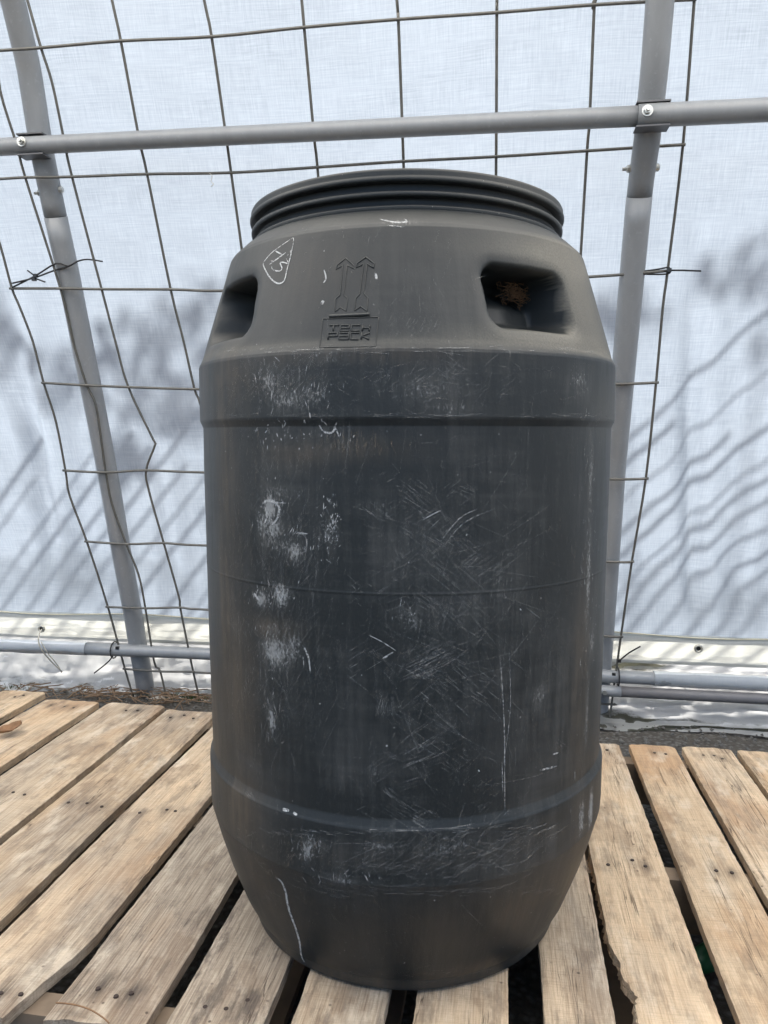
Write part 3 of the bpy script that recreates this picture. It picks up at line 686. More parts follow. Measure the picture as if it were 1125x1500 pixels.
# ------------------------------------------------------------------ the drum
DX, DY, DZ = .0315, 1.126, .0008
drum = empty('plastic_drum', (DX, DY, PT+DZ)); tag(drum, 'tall black scuffed plastic drum with screw lid and moulded hand grips', 'drum')
prof = [(.0, .006), (.12, .006), (.20, .003), (.2190, .0003), (.2232, .0008), (.2258, .0030), (.2275, .0085), (.2292, .0165), (.2302, .0195), (.2313, .0205), (.2368, .030), (.2430, .042), (.2535, .070), (.2632, .096), (.2745, .132), (.2812, .157), (.2838, .167), (.2855, .1723), (.2864, .176), (.2872, .19), (.2874, .2425), (.2871, .2445), (.2860, .2462), (.2834, .2535), (.2828, .2560), (.2834, .30), (.2850, .40), (.2860, .5165), (.28635, .5178), (.28640, .5188), (.2861, .5200), (.2865, .60), (.2868, .7040), (.2872, .7052), (.2900, .7112), (.2908, .7140), (.2907, .75), (.2904, .7835), (.2896, .7868), (.2878, .7900), (.2850, .7960), (.2480, .9195), (.2462, .9250), (.2432, .9295), (.2390, .9335), (.2285, .9430), (.2205, .9490), (.2158, .9512), (.2146, .9516), (.2152, .9524), (.2154, .9555), (.2142, .9568), (.2074, .9574), (.2068, .9610), (.2068, .9680)]
def support(prof):
    P = [np.array(p) for p in prof]; out = [prof[0]]
    for i in range(1, len(P)-1):
        a, b = P[i]-P[i-1], P[i+1]-P[i]; la, lb = np.linalg.norm(a), np.linalg.norm(b)
        bend = math.degrees(math.acos(max(-1, min(1, float(a@b)/la/lb))))
        if bend > 9 and P[i][0] > .2:
            if la > .003: out.append(tuple(P[i]-a/la*.0009))
            out.append(prof[i])
            if lb > .003: out.append(tuple(P[i]+b/lb*.0009))
        else: out.append(prof[i])
    return out+[prof[-1]]
def resample(prof):
    out = []
    for (r0_, z0_), (r1_, z1_) in zip(prof[:-1], prof[1:]):
        L = math.hypot(r1_-r0_, z1_-z0_)
        st = .0028 if .79 < (z0_+z1_)/2 < .93 else .008
        n = max(1, int(L/st)) if r0_ > .2 else max(1, int(L/.04))
        for i in range(n): out.append((r0_+(r1_-r0_)*i/n, z0_+(z1_-z0_)*i/n))
    out.append(prof[-1]); return np.array(out)
pr = resample(support(prof)); pz = np.array([p[1] for p in prof[3:]]); prr = np.array([p[0] for p in prof[3:]])
def rad(z): return np.interp(z, pz, prr)
NC = 640
ph = np.linspace(-math.pi, math.pi, NC, endpoint=False)             # angle from the camera-facing side, + to the right
PHI, ZZ = np.meshgrid(ph, pr[:, 1]); RR_ = np.repeat(pr[:, 0][:, None], NC, 1)
def wrapd(a): return (a+math.pi) % (2*math.pi)-math.pi
def recess(PHI, ZZ, c):
    hw = R(12.6)
    a = wrapd(PHI-R(c))*.262
    e = .0075
    zl, zh = .8165, .8800
    cz = (zl+zh)/2; hz = (zh-zl)/2; ra = .015; skew = a+.10*(ZZ-cz)
    qx = np.maximum(np.abs(skew)-(hw*.262-ra), 0); qz = np.maximum(np.abs(ZZ-cz)-(hz-ra), 0)
    sd = np.hypot(qx, qz)-ra+np.minimum(np.maximum(np.abs(skew)-(hw*.262-ra), np.abs(ZZ-cz)-(hz-ra)), 0)
    mask = 1-sstep(-e*1.1, e, sd)
    soft = .0045*(1-sstep(-.004, .020, sd))
    deep = .046+.026*sstep(.842, .868, ZZ)+.010*sstep(-.02, .03, a)
    return mask*deep+soft
HAND = (31.5, -58, 89, -146)
D = sum(recess(PHI, ZZ, c) for c in HAND)
und = .0010*(fbm(PHI*3+5, ZZ*4, 77, 3)-.47)*2+.0004*(fbm(PHI*12, ZZ*14, 78, 3)-.47)*2
RRd = RR_-D+und*(RR_ > .2)
Vd = np.stack([RRd*np.sin(PHI), -RRd*np.cos(PHI), ZZ], -1)
# wear masks, placed where the photograph shows them
def px_drum(x, y, lift=0.0):
    r = ray(x, y); o = ORG-np.array([DX, DY, PT+DZ]); lo = .6
    t = .6
    while t < 1.4:
        P = o+r*t
        if math.hypot(P[0], P[1]) < rad(P[2])+lift and -.01 < P[2] < .97: break
        t += .004
    a, b = t-.004, t
    for _ in range(18):
        c = (a+b)/2; P = o+r*c
        if math.hypot(P[0], P[1]) < rad(P[2])+lift: b = c
        else: a = c
    P = o+r*a; return math.atan2(P[0], -P[1]), P[2]
scuff = np.zeros_like(PHI); brown = np.zeros_like(PHI)
def blob(x, y, wx, wy, k, arr):
    p, z = px_drum(x, y); g = k*np.exp(-((wrapd(PHI-p)*.287*1240/wx)**2+((ZZ-z)*1240/wy)**2)); np.maximum(arr, g, out=arr)
for b in [(395, 742, 13, 20, 1.1), (400, 775, 22, 22, .75), (432, 808, 18, 16, .8), (385, 770, 16, 40, .6), (420, 800, 40, 12, .55), (395, 560, 24, 22, .6), (420, 585, 40, 18, .6), (462, 580, 22, 14, .55), (480, 632, 30, 9, .5),
          (382, 878, 16, 16, .85), (412, 872, 18, 22, .8), (402, 955, 30, 26, .85), (430, 950, 20, 30, .6), (398, 1055, 9, 24, .85), (395, 920, 38, 10, .45), (410, 720, 46, 12, .5), (480, 780, 24, 30, .45), (600, 905, 22, 20, .5), (610, 790, 60, 60, .22), (590, 950, 45, 70, .2),
          (640, 1010, 60, 60, .18), (600, 1090, 70, 60, .18), (790, 1020, 20, 22, .5), (560, 745, 40, 14, .4), (480, 522, 40, 9, .55), (620, 570, 70, 25, .40), (660, 600, 40, 12, .45), (850, 560, 40, 30, .45), (866, 700, 10, 80, .55), (862, 850, 10, 100, .65), (868, 940, 14, 30, .6), (860, 1050, 9, 80, .55),
          (866, 1185, 12, 40, .95), (852, 1200, 14, 40, .7), (560, 1240, 40, 14, .5), (650, 1240, 80, 22, .42), (460, 1235, 30, 14, .5), (450, 1245, 12, 18, .8), (500, 1290, 30, 8, .6), (560, 1222, 60, 6, .5), (585, 326, 40, 5, .55), (510, 650, 60, 22, .35), (680, 290, 30, 6, .0)]:
    blob(*b[:4], b[4], scuff)
for b in [(330, 900, 26, 180, .8), (350, 1000, 40, 120, .7), (350, 1180, 50, 60, .85), (400, 920, 50, 16, .9), (330, 560, 50, 60, .5), (330, 700, 34, 200, .6), (520, 660, 60, 14, .6), (440, 665, 60, 16, .5), (380, 1280, 60, 90, .45), (760, 1330, 90, 60, .55), (830, 1300, 40, 60, .8), (640, 1370, 200, 60, .18), (600, 1262, 260, 20, .2), (850, 1000, 30, 200, .5), (520, 520, 140, 8, .6), (470, 400, 70, 40, .2), (700, 1420, 120, 20, .6), (560, 1440, 160, 10, .7), (420, 1390, 40, 30, .7), (300, 560, 30, 60, .6)]:
    blob(*b[:4], b[4], brown)
# dust lies on the shoulder, thickest by the grip and along the lower ridge
dust = np.zeros_like(PHI)
sh = sstep(.785, .795, ZZ)*(1-sstep(.925, .937, ZZ))
dd_ = lambda c, w: np.exp(-((wrapd(PHI-R(c)))/R(w))**2)
dust = sh*(.0+.80*dd_(52, 20)+.62*np.exp(-((ZZ-.905)/.016)**2)*dd_(45, 26)+.6*dd_(34, 22)*np.exp(-((ZZ-.803)/.012)**2)+.30*np.exp(-((ZZ-.795)/.006)**2)+.12*dd_(-75, 20))
dust = np.maximum(dust, .45*(1-sstep(.70, .79, ZZ))*sstep(.66, .75, ZZ)*dd_(62, 14))
dust = np.clip(dust+.08*np.exp(-((ZZ-.940)/.008)**2), 0, 1)*(D < .012)
film_shade_w = (.25+.75*sstep(.12, .19, ZZ))*(1-.55*sstep(.78, .80, ZZ))  # dusty film thinned low down to darken the base, in place of contact shade
uvd = np.stack([(PHI+math.pi)*.287, ZZ], -1).reshape(-1, 2)
body = meshobj('body', Vd.reshape(-1, 3), grid_faces(len(pr), NC, True), M['drum'], drum, True, {'scuff': scuff.ravel(), 'dust': dust.ravel(), 'brown': brown.ravel(), 'film': film_shade_w.ravel()}, uvd)
def lathe(name, prf, mat, parent, nc=256, dustv=.0):
    prf = np.array(prf); a = np.linspace(-math.pi, math.pi, nc, endpoint=False); A, Zq = np.meshgrid(a, prf[:, 1]); Rq = np.repeat(prf[:, 0][:, None], nc, 1)
    V = np.stack([Rq*np.sin(A), -Rq*np.cos(A), Zq], -1).reshape(-1, 3); z0 = np.zeros(len(V))
    du = (dustv*np.exp(-((wrapd(A-R(48)))/R(30))**2)+.01).ravel()
    return meshobj(name, V, grid_faces(len(prf), nc, True), mat, parent, True, {'scuff': z0, 'dust': du, 'brown': z0, 'film': z0+.3}, np.stack([(A+math.pi)*.287, Zq*1.0], -1).reshape(-1, 2))
lid = lathe('lid', support([(.2075, .9822), (.2162, .9824), (.2180, .9832), (.2185, .9848), (.2185, .9872), (.2176, .9879), (.2171, .9890), (.2170, .9945), (.2160, .9966), (.2140, .9975), (.2080, .9978), (.2060, .9960), (.2050, .9880), (.20, .986), (.1, .988), (.001, .988)]), M['lid'], drum, 256, .22)
ring = lathe('locking_ring', support([(.2070, .9640), (.2078, .9660), (.2148, .9664), (.2164, .9672), (.2168, .9690), (.2167, .9710), (.2158, .9722), (.2080, .9730), (.2076, .9775), (.2074, .9824)]), M['lid'], drum, 256, .2)

# embossed arrows, bar, plate and lettering: raised lines on the shoulder
def sp(x, y, lift=.0):
    p, z = px_drum(x, y, lift); r = float(rad(z))+lift; return (r*math.sin(p), -r*math.cos(p), z)
def eb(pts): return [(440+x/5.625, 360+y/5.625) for x, y in pts]
def ridge(name, polylines, r, mat=M['drum'], lift=.0004, parent=drum, closed=False):
    m = MB()
    for pl in polylines:
        dense = []
        for (a, b) in zip(pl[:-1], pl[1:]):
            n = max(1, int(math.hypot(b[0]-a[0], b[1]-a[1])/4))
            dense += [(a[0]+(b[0]-a[0])*i/n, a[1]+(b[1]-a[1])*i/n) for i in range(n)]
        dense.append(pl[-1]); m.tube([sp(x, y, lift) for x, y in dense], r, 6)
    o = meshobj(name, m.v, m.f, mat, parent, True, {'scuff': [.0]*len(m.v), 'dust': [.12]*len(m.v), 'brown': [0]*len(m.v), 'film': [.3]*len(m.v)}, [((math.atan2(v_[0], -v_[1])+math.pi)*.287, v_[2]) for v_ in m.v]); return o
LA = [(375, 103), (443, 165), (445, 190), (385, 160), (385, 165), (358, 405), (388, 432), (377, 540), (330, 508), (285, 545), (290, 440), (328, 405), (350, 165), (352, 158), (297, 195), (303, 160), (375, 103)]
RA = [(540, 93), (607, 145), (603, 182), (548, 148), (548, 165), (522, 392), (556, 430), (549, 540), (497, 500), (447, 535), (455, 435), (490, 398), (518, 165), (518, 150), (463, 180), (468, 145), (540, 93)]
for arr in (LA, RA): ridge('embossed_arrow', [eb(arr)], .0008, lift=.0001)
ridge('embossed_bar', [eb([(240, 582), (570, 566)])], .0020)
ridge('embossed_plate', [eb([(185, 602), (645, 588)]), eb([(645, 588), (620, 830), (160, 838), (185, 602)])], .0008, lift=.0001)
def glyph(x0, x1, y0, y1, strokes, sk=-8):
    out = []
    for st in strokes: out.append(eb([(x0+(x1-x0)*a-sk*(1-b)*0-(b)*(-sk)*.8, y0+(y1-y0)*b) for a, b in st]))
    return out
G = {'T': [[(0, 0), (1, 0)], [(.45, 0), (.45, 1)]], 'e': [[(1, 1), (0, 1), (0, 0), (1, 0), (1, .52), (0, .52)]], 'c': [[(1, 0), (0, 0), (0, 1), (1, 1)]], 'h': [[(0, 0), (0, 1)], [(0, .48), (1, .48), (1, 1)], [(1, 0), (1, .48)]],
     'P': [[(0, 1), (0, 0), (1, 0), (1, .52), (0, .52)]], 'a': [[(0, 0), (1, 0), (1, 1), (0, 1), (0, .5), (1, .5)]], 'K': [[(0, 0), (0, 1)], [(1, 0), (.05, .5), (1, 1)]]}
pl = []
for ch, x0, x1 in (('T', 242, 318), ('e', 336, 404), ('c', 426, 494), ('h', 516, 572)): pl += glyph(x0, x1, 655, 702, G[ch])
for ch, x0, x1 in (('P', 234, 306), ('a', 326, 400), ('c', 418, 486), ('K', 508, 572)): pl += glyph(x0, x1, 718, 772, G[ch])
ridge('embossed_lettering', pl, .0011, lift=.0002)

# marks: flat strokes lying on the skin (paint, chalk, scratches)
class Strokes:
    def __init__(s): s.v = []; s.f = []; s.a = []
    def path(s, pz_, w, a):                        # pz_: list of (phi, z)
        n = len(pz_)
        if n < 2: return
        b = len(s.v)
        for i, (p, z) in enumerate(pz_):
            p0, z0 = pz_[max(i-1, 0)]; p1, z1 = pz_[min(i+1, n-1)]
            tx, tz = (p1-p0)*.287, z1-z0; L = math.hypot(tx, tz) or 1e-9; nx, nz = -tz/L, tx/L
            ww = w*(.35+.65*math.sin(math.pi*(i+.5)/n))/2
            for sg in (1, -1):
                pp = p+sg*nx*ww/.287; zz = z+sg*nz*ww; k = int((pp+math.pi)/(2*math.pi)*NC)
                r = float(rad(zz))+float(und_at(pp, zz))+.0007
                s.v.append((r*math.sin(pp), -r*math.cos(pp), zz)); s.a.append(a*(.5 if i in (0, n-1) else 1))
        s.f += [(b+2*i, b+2*i+1, b+2*i+3, b+2*i+2) for i in range(n-1)]
    def px(s, pts, w, a, k=3):
        P = smooth_path(pts, k); s.path([px_drum(x, y) for x, y in P], w, a)
    def build(s, name, mat): 
        o = meshobj(name, s.v, s.f, mat, drum, True, {'alpha': s.a}); return o
_zc = pr[:, 1]
def und_at(p, z):
    return .0010*(float(fbm(p*3+5, z*4, 77, 3))-.47)*2+.0004*(float(fbm(p*12, z*14, 78, 3))-.47)*2
ch = Strokes()
def q4(pts): return [(290+x/6.618, 330+y/6.618) for x, y in pts]
for pts, w, a in [([(925, 120), (745, 245), (660, 335), (638, 375), (650, 415), (690, 490), (740, 545), (790, 565), (840, 535), (865, 430), (890, 340), (915, 230), (930, 150), (925, 120)], .0017, .85),
                  ([(745, 245), (820, 285)], .0016, .8), ([(855, 265), (700, 380)], .0017, .85), ([(712, 343), (735, 352)], .0015, .7), ([(720, 400), (725, 425), (760, 442), (800, 442), (818, 415), (800, 365), (830, 360), (878, 370), (858, 322)], .0016, .85), ([(900, 240), (903, 270)], .002, .6), ([(880, 280), (868, 298)], .0015, .5)]:
    ch.px(q4(pts), w, a)
ch.build('chalk_triangle', M['chalk'])
dr = Strokes()
for dxy, w in ((0, .0036), (2.0, .0016)):
    dr.px([(330+(x+dxy*3)/6.62, 1250+y/6.62) for x, y in [(490, 235), (545, 270), (590, 380), (605, 480), (640, 600), (685, 720), (722, 850), (738, 980), (770, 1060)]], w, .62)
dr.build('white_drip', M['chalk'])
sc = Strokes(); bs = Strokes(); wh = Strokes()
rs = random.Random(5)
def field(S, n, x0, x1, y0, y1, ang, dang, l0, l1, w0, w1, a0, a1, curve=.25, gauss=True):
    for _ in range(n):
        x = rs.gauss((x0+x1)/2, (x1-x0)/4) if gauss else rs.uniform(x0, x1); y = rs.gauss((y0+y1)/2, (y1-y0)/4) if gauss else rs.uniform(y0, y1)
        if not (302 < x < 888): continue
        try: p, z = px_drum(x, y)
        except Exception: continue
        if not (.01 < z < .93) or abs(p) > 1.3: continue
        if any(abs(wrapd(p-R(c))) < R(16) and .80 < z < .905 for c in HAND): continue
        L = (l0+(l1-l0)*rs.random()**2.2)/1240; a = R(rs.gauss(ang, dang)); k = rs.gauss(0, curve*.4); n_ = 3+int(L/.006); pts = []
        cx, cz = p, z
        for i in range(n_+1):
            pts.append((cx, cz)); aa = a+k*(i/n_-.5); cx += math.cos(aa)*L/n_/.287; cz += math.sin(aa)*L/n_
        S.path(pts, rs.uniform(w0, w1)*.72, min(1, rs.uniform(a0, a1)*1.18))
def bundles(S, nb, x0, x1, y0, y1, angs, l0, l1, a0, a1):
    for _ in range(nb):
        x = rs.gauss((x0+x1)/2, (x1-x0)/3.4); y = rs.uniform(y0, y1); an = rs.choice(angs)+rs.gauss(0, 7); n = 1+int(rs.expovariate(.22)); L = l0+(l1-l0)*rs.random()**2
        sx = rs.uniform(4, 22); al = rs.uniform(.25, 1)
        field(S, n, x-sx, x+sx, y-sx, y+sx, an, 2.5, L*.4, L*1.5, .0003, .0007, a0*al, a1*al, .15, False)
bundles(sc, 270, 530, 700, 690, 1200, [-36, -36, -30, 33, 28, 75], 10, 75, .14, .66)
bundles(sc, 60, 330, 870, 1225, 1298, [-30, 20, 40, 0, 80], 10, 60, .12, .5)
bundles(sc, 50, 330, 870, 530, 604, [-30, 20, 40, 0, 80], 8, 45, .10, .45)
bundles(sc, 70, 320, 520, 640, 1180, [85, 80, 95, 10, -20], 12, 70, .08, .36)
bundles(sc, 60, 680, 880, 640, 1180, [85, 92, 40, -30, 5], 12, 70, .06, .30)
field(sc, 26, 540, 720, 720, 1190, -38, 14, 50, 170, .0004, .0007, .2, .5, .1)
field(sc, 22, 540, 760, 720, 1190, 30, 14, 50, 170, .0004, .0007, .2, .5, .1)
field(sc, 60, 540, 720, 820, 1130, 60, 30, 8, 50, .0004, .0009, .10, .4, .6)
field(sc, 420, 340, 480, 690, 1130, 80, 22, 10, 80, .0004, .0009, .08, .35)
field(sc, 420, 305, 890, 625, 1195, 85, 14, 15, 120, .0004, .0007, .05, .22, .1, False)
field(sc, 420, 305, 890, 625, 1195, 0, 60, 6, 45, .0004, .0007, .05, .25, .4, False)
field(sc, 260, 330, 880, 1222, 1300, 0, 22, 10, 70, .0004, .0009, .10, .4, .5, False)
field(sc, 220, 560, 800, 1220, 1300, 40, 20, 12, 70, .0004, .0008, .10, .42, .9)
field(sc, 90, 340, 870, 1212, 1222, 0, 5, 8, 50, .0006, .0012, .15, .5, .05, False)
field(sc, 90, 340, 870, 1302, 1312, 0, 6, 10, 60, .0006, .0011, .12, .4, .05, False)
field(sc, 90, 400, 800, 1320, 1440, 0, 60, 4, 25, .0004, .0008, .06, .25, .3, False)
field(sc, 190, 305, 890, 520, 606, 0, 45, 5, 50, .0004, .0008, .07, .30, .5, False)
field(sc, 110, 360, 480, 530, 606, 85, 20, 5, 30, .0005, .001, .12, .45, .2)
field(sc, 80, 560, 720, 525, 606, 40, 40, 8, 45, .0004, .0008, .10, .4, .5)
field(sc, 80, 305, 890, 508, 516, 0, 6, 8, 40, .0006, .0012, .15, .5, .05, False)
field(sc, 70, 305, 890, 606, 611, 0, 3, 8, 40, .0006, .001, .12, .4, .05, False)
field(sc, 60, 430, 700, 340, 505, 75, 25, 5, 45, .0004, .0009, .08, .35, .3, False)
field(sc, 45, 560, 640, 470, 500, 62, 8, 14, 30, .0004, .0006, .08, .2, .1, False)
field(sc, 120, 848, 878, 600, 1160, 88, 6, 6, 30, .0006, .0014, .15, .55, .1, False)
field(sc, 40, 720, 800, 760, 1200, 88, 8, 20, 90, .0004, .0007, .08, .3, .1)
field(sc, 50, 310, 880, 838, 876, 0, 8, 0, 0, .0004, .0005, .0, .01)
field(sc, 150, 440, 770, 1418, 1446, 0, 12, 6, 40, .0005, .001, .08, .35, .1, False)
field(bs, 160, 400, 820, 1320, 1445, 80, 40, 4, 40, .0006, .0014, .08, .3, .3, False)
field(bs, 240, 300, 400, 620, 1200, 85, 16, 12, 90, .0005, .0011, .10, .4, .2)
field(bs, 110, 440, 580, 640, 675, 88, 10, 5, 25, .0006, .0011, .15, .45, .1)
field(bs, 80, 320, 420, 530, 606, 20, 40, 10, 50, .0005, .001, .1, .35, .4)
field(bs, 120, 330, 480, 1220, 1300, 80, 25, 8, 40, .0006, .0012, .12, .4, .3)
field(bs, 70, 480, 860, 1225, 1300, 30, 60, 8, 40, .0005, .001, .1, .35, .4, False)
field(bs, 60, 790, 880, 640, 1180, 88, 10, 10, 80, .0005, .001, .1, .35, .1)
for (x_, y_, w_, h_, n_) in ((397, 755, 26, 40, 70), (430, 800, 30, 26, 50), (385, 872, 22, 22, 40), (412, 870, 20, 26, 40), (405, 950, 46, 40, 90), (398, 1055, 14, 40, 35), (400, 565, 40, 36, 70), (460, 580, 30, 20, 40), (600, 900, 26, 24, 30), (865, 1190, 26, 60, 60), (865, 860, 16, 200, 90), (450, 1245, 30, 24, 40), (500, 1290, 50, 10, 30)):
    field(wh, n_, x_-w_, x_+w_, y_-h_, y_+h_, 86, 24, 2, 16, .0005, .0014, .12, .5, .4)
field(wh, 60, 330, 520, 612, 660, 80, 30, 2, 9, .0008, .0018, .2, .6, .4)
field(wh, 90, 470, 500, 720, 830, 85, 25, 2, 10, .0007, .0016, .2, .6, .4)
field(wh, 36, 310, 880, 340, 1430, 80, 40, 1.5, 4, .0010, .0022, .3, .8, .1, False)
for pts, w, a in [([(385, 738), (392, 733), (402, 735), (409, 742), (410, 752), (405, 762), (398, 770)], .0032, .5), ([(388, 742), (392, 756), (387, 768)], .0028, .6), ([(425, 780), (445, 783), (450, 795), (447, 808), (430, 812)], .0016, .3), ([(436, 780), (452, 782)], .0016, .5),
                  ([(468, 622), (474, 632), (486, 634), (492, 628), (497, 640)], .0022, .6), ([(490, 628), (494, 618)], .0014, .5), ([(395, 735), (420, 737)], .002, .4), ([(444, 945), (452, 962), (455, 985)], .0022, .55), ([(372, 868), (380, 880)], .003, .55), ([(405, 860), (412, 880), (416, 862)], .0022, .5),
                  ([(424, 1187), (414, 1185)], .0035, .8), ([(430, 1190), (436, 1193)], .003, .8), ([(475, 395), (478, 408), (474, 415)], .0020, .65), ([(550, 400), (552, 410)], .003, .7), ([(472, 446), (474, 440)], .004, .7), ([(586, 360), (597, 372)], .0, .0), ([(556, 321), (580, 326), (596, 325), (592, 321)], .0022, .55), ([(568, 330), (592, 333)], .0014, .4),
                  ([(540, 930), (560, 940), (580, 953)], .0009, .7), ([(576, 955), (560, 965)], .0018, .6), ([(618, 762), (640, 750), (646, 748)], .0010, .6), ([(732, 960), (738, 1060), (739, 1195)], .0010, .45), ([(735, 1115), (736, 1160)], .0012, .4), ([(745, 950), (747, 1040), (735, 1130)], .0007, .35), ([(790, 905), (770, 890)], .0008, .3), ([(700, 745), (672, 760), (640, 800)], .0008, .4), ([(725, 745), (680, 765), (650, 800)], .0008, .35), ([(808, 1105), (818, 1102)], .0018, .6), ([(790, 1128), (815, 1122)], .0025, .5)]:
    if w > 0: wh.px(pts, w, a)
for s_, nm, mt in ((sc, 'scratch_marks', M['mark']), (bs, 'brown_scrape_marks', M['brownmark']), (wh, 'white_paint_marks', M['chalk'])):
    o = s_.build(nm, mt); o['kind'] = 'stuff'
# old straw nest inside the right-hand grip
a0, z0_ = R(36.5), .8665; c = Vector((.212*math.sin(a0), -.212*math.cos(a0), z0_)); m = MB()
for _ in range(130):
    tx = Vector((math.cos(a0), math.sin(a0), 0)); tn = Vector((math.sin(a0), -math.cos(a0), 0)); pts = []
    ctr = c+tx*rs.gauss(.002, .010)+Vector((0, 0, rs.gauss(0, .005))); an = rs.uniform(0, 6.28); L = rs.uniform(.006, .022); cv = rs.gauss(0, 2.2)
    q_ = ctr.copy()
    for i in range(7):
        a = an+cv*i/6; q_ = q_+(tx*math.cos(a)+Vector((0, 0, .6))*math.sin(a))*L/6; pts.append(q_+tn*rs.uniform(-.002, .003))
    m.tube(pts, .0004, 4)
nest = m.build('straw_nest', M['nest']); nest.location = (DX, DY, PT+DZ); tag(nest, 'rusty brown straw tangle tucked inside the drum hand grip', 'nest')

# ------------------------------------------------------------------ litter and small things
m = MB()
for _ in range(3800):
    s_ = rs.uniform(-1.2, 2.6); d = rs.uniform(.03, .75); P = W0+U*s_+N*d; r = rs.uniform(.003, .0075)
    q = [Vector((rs.gauss(0, 1), rs.gauss(0, 1), rs.gauss(0, .6))).normalized()*r*rs.uniform(.7, 1.2) for _ in range(0)]
    k = [(1, 0, 0), (-.5, .87, 0), (-.5, -.87, 0), (0, 0, .7), (.2, .3, -.7)]; a = rs.uniform(0, 6.28)
    v = [Vector(P)+Vector((x*math.cos(a)-y*math.sin(a), x*math.sin(a)+y*math.cos(a), z))*r*rs.uniform(.75, 1.25)+Vector((0, 0, .001)) for x, y, z in k]
    m.add(v, [(0, 1, 3), (1, 2, 3), (2, 0, 3), (1, 0, 4), (2, 1, 4), (0, 2, 4)])
tag(m.build('gravel', M['stone'], None, False), 'loose grey gravel along the tarp foot', 'gravel', None, 'stuff')
m = MB()
for _ in range(300):
    s_ = rs.gauss(.12, .55); d = abs(rs.gauss(.06, .05))+.02; P = Vector(W0+U*s_+N*d)+Vector((0, 0, rs.uniform(.004, .022)))
    if s_ > 1.0 or d > .42: continue
    a = rs.gauss(0, .9); L = rs.uniform(.02, .13); b = rs.gauss(0, .5); pts = []
    for i in range(5):
        t = i/4-.5; pts.append(P+Vector(U)*(math.cos(a)*L*t)+Vector(N)*(math.sin(a)*L*t+b*t*t*L)+Vector((0, 0, .01*(.25-t*t)*rs.uniform(0, 2))))
    m.tube(pts, rs.uniform(.0007, .0022), 5)
tag(m.build('dead_grass', M['straw']), 'dry brown straw and stems littering the tarp foot', 'dead grass', None, 'stuff')
m = MB()
def mossclump(P, w, h, n):
    for _ in range(n):
        q = Vector(P)+Vector(U)*rs.gauss(0, w)+Vector(N)*rs.gauss(0, w*.5)+Vector((0, 0, 0)); a = rs.uniform(0, 6.28); t = Vector((math.cos(a), math.sin(a), 0))*.0018
        top = q+Vector((rs.gauss(0, .003), rs.gauss(0, .003), h*rs.uniform(.4, 1.2))); m.add([q-t, q+t, top], [(0, 1, 2)])
for (x, y, w, n) in ((20, 1003, .05, 500), (160, 1003, .04, 450), (285, 1020, .05, 500), (120, 1000, .03, 200), (190, 1075, .02, 200), (330, 1015, .05, 300), (250, 1010, .03, 200)):
    mossclump(px_z(x, y, 0), w, .012, n)
tag(m.build('moss', M['moss'], None, False), 'small green moss tufts between gravel and straw', 'moss', None, 'stuff')
def leaf(name, px, size, rz, label, z=PT+.004, curl=.010):
    P = px_z(px[0], px[1], z); v = []; k = 9
    for i in range(k):
        t = i/(k-1); w = size*.34*math.sin(math.pi*min(t*.92+.04, 1))**.8*(1+.2*math.sin(t*17))
        for j in (-1, -.5, 0, .5, 1):
            v.append(((t-.5)*size, j*w, .003+curl*(abs(j)**1.5)+curl*.8*(t-.4)**2*3+random.uniform(0, .001)))
    o = meshobj(name, v, grid_faces(k, 5), M['leaf']); o.location = tuple(P); o.rotation_euler = (0, 0, rz)
    sm = o.modifiers.new('thick', 'SOLIDIFY'); sm.thickness = .0008
    return tag(o, label, 'leaf')
leaf('dry_leaf', (13, 1074), .062, .9, 'curled dry brown leaf lying on a grey-brown pallet board')
def twig(pts, r, label, mat=M['straw']):
    q = smooth_path([px_z(x, y, PT+.005+h) for x, y, h in pts], 3); m = MB(); m.tube(q, r, 6); return tag(m.build('twig', mat), label, 'twig')
twig([(82, 1469, .002), (105, 1471, .004), (130, 1478, .003), (150, 1490, .006), (160, 1499, .002)], .0010, 'thin bent twig lying on the weathered pallet boards', M['leaf'])
P = px_z(1040, 1405, .03); m = MB(); m.tube([P+np.array([-.035, -.02, 0]), P+np.array([-.01, -.005, .004]), P+np.array([.02, .02, 0]), P+np.array([.03, .05, -.002])], [.012, .02, .02, .008], 12)
tag(m.build('plastic_scrap', M['green']), 'green plastic scrap on the ground under the tan pallet gap', 'scrap')

# ------------------------------------------------------------------ unseen things outside, set sunward of the tarp shadows they cast
L3 = np.array(TOSUN)
def outside(s, z, t): return wp(s, z, -PR-.02)+L3*t
def shadow_lath_panel(spots_, zl, zh, ds, label):  # unseen laths, added only to cast slanting bars on the tarp
    e = None
    for s_ in spots_:
        jit = rs.uniform(-.012, .012); k = rs.uniform(.75, 1.45)
        a = outside(s_-.40+jit, zl, 1.7); b = outside(s_-.40+ds*k+jit, zl+(zh-zl)*k, 1.7); d = (b-a)/np.linalg.norm(b-a); a2 = a-d*(a[2]+.02)/d[2]
        if e is None: e = empty('shadow_lath_panel', (a2[0], a2[1], 0)); tag(e, label, 'lath panel', 'added shadow-casting laths outside the tarp'); o = np.array([a2[0], a2[1], 0])
        m = MB(); m.tube([a2-o, a-o, b-o], rs.uniform(.004, .0078), 8); m.build('lath', M['stake'], e)
shadow_lath_panel(np.cumsum([1.34]+[rs.uniform(.045, .12) for _ in range(21)]), .06, .92, .84, 'added row of unseen slanting laths outside, streaking shadows across tarp beside the straight mesh edge')
shadow_lath_panel(np.cumsum([-.34]+[rs.uniform(.05, .15) for _ in range(13)]), .22, .74, .50, 'added row of unseen slanting laths outside, streaking shadows behind the bent mesh corner')
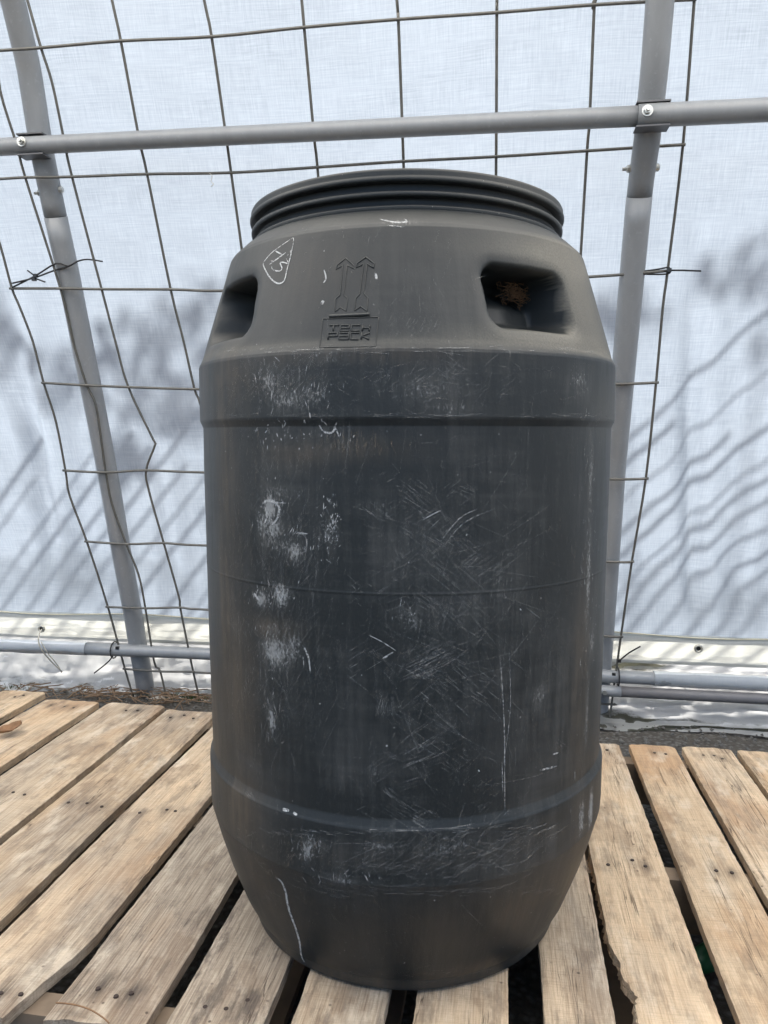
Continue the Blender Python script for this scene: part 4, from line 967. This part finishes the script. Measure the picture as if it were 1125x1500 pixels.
def tree(base, crown, n, label, seed):
    q = random.Random(seed); e = empty('leafy_tree', (base[0], base[1], 0)); tag(e, label, 'tree', 'trees outside the tarp')
    m = MB(); st = MB(); o = Vector((base[0], base[1], 0))
    st.tube([Vector((0, 0, -.05)), Vector((0, .02, 1.2)), Vector((.05, .05, 2.2))], [.06, .05, .03], 8)
    for (cx, cy, cz, rx, rz) in crown:
        C = Vector((cx, cy, cz))-o
        st.tube([Vector((0, .02, 1.6)), C*.5+Vector((0, 0, .9)), C], [.02, .010, .004], 6)
        for _ in range(n):
            v = Vector((q.gauss(0, 1), q.gauss(0, 1), q.gauss(0, 1))).normalized()*q.random()**.4
            P = C+Vector((v.x*rx, v.y*rx*.6, v.z*rz)); a = Vector((q.gauss(0, 1), q.gauss(0, 1), q.gauss(0, 1))).normalized(); b = a.orthogonal().normalized(); l = q.uniform(.03, .06)
            m.add([P-a*l, P+b*l*.5, P+a*l, P-b*l*.5], [(0, 1, 2, 3)])
    m.build('crown', M['bush'], e, False); st.build('trunk', M['stake'], e)
def spots(L, t): return [tuple(outside(s_, z_, t))+(rx, rz) for s_, z_, rx, rz in L]
A = spots([(.28, 1.05, .20, .10), (.52, 1.13, .20, .12), (.75, 1.02, .22, .12), (.36, .88, .16, .09), (1.02, 1.1, .2, .1), (.05, .95, .16, .12), (.62, .78, .14, .08), (-.2, 1.1, .2, .12), (.15, .75, .12, .07)], 3.4)
tree((A[2][0]+.3, A[2][1]+2.6), A, 95, 'small leafy tree outside, shading the tarp beside the bent mesh corner', 1)
A = spots([(1.95, 1.2, .18, .06), (2.25, 1.15, .22, .08), (2.05, .98, .16, .06), (2.5, 1.0, .25, .1), (1.6, 1.1, .14, .07)], 3.4)
tree((A[1][0]+.6, A[1][1]+2.6), A, 60, 'small leafy tree outside, shading the tarp beside the straight mesh edge', 2)
c = outside(2.05, .05, .5); m = MB(); v = []
nx_, ny_ = 40, 16
for i in range(ny_):
    for j in range(nx_):
        a = (j/(nx_-1)-.5)*2; b = (i/(ny_-1)-.5)*2
        h = max(0, (1-a*a))*max(0, 1-b*b)*.36*(.75+.5*float(fbm(j*.2, i*.3, 4))); v.append((c[0]+a*.62+.62, c[1]+b*.22, h-.02))
o = meshobj('soil_heap', v, grid_faces(ny_, nx_), M['ground']); tag(o, 'low heap of soil outside, shading the foot of the tarp', 'heap')
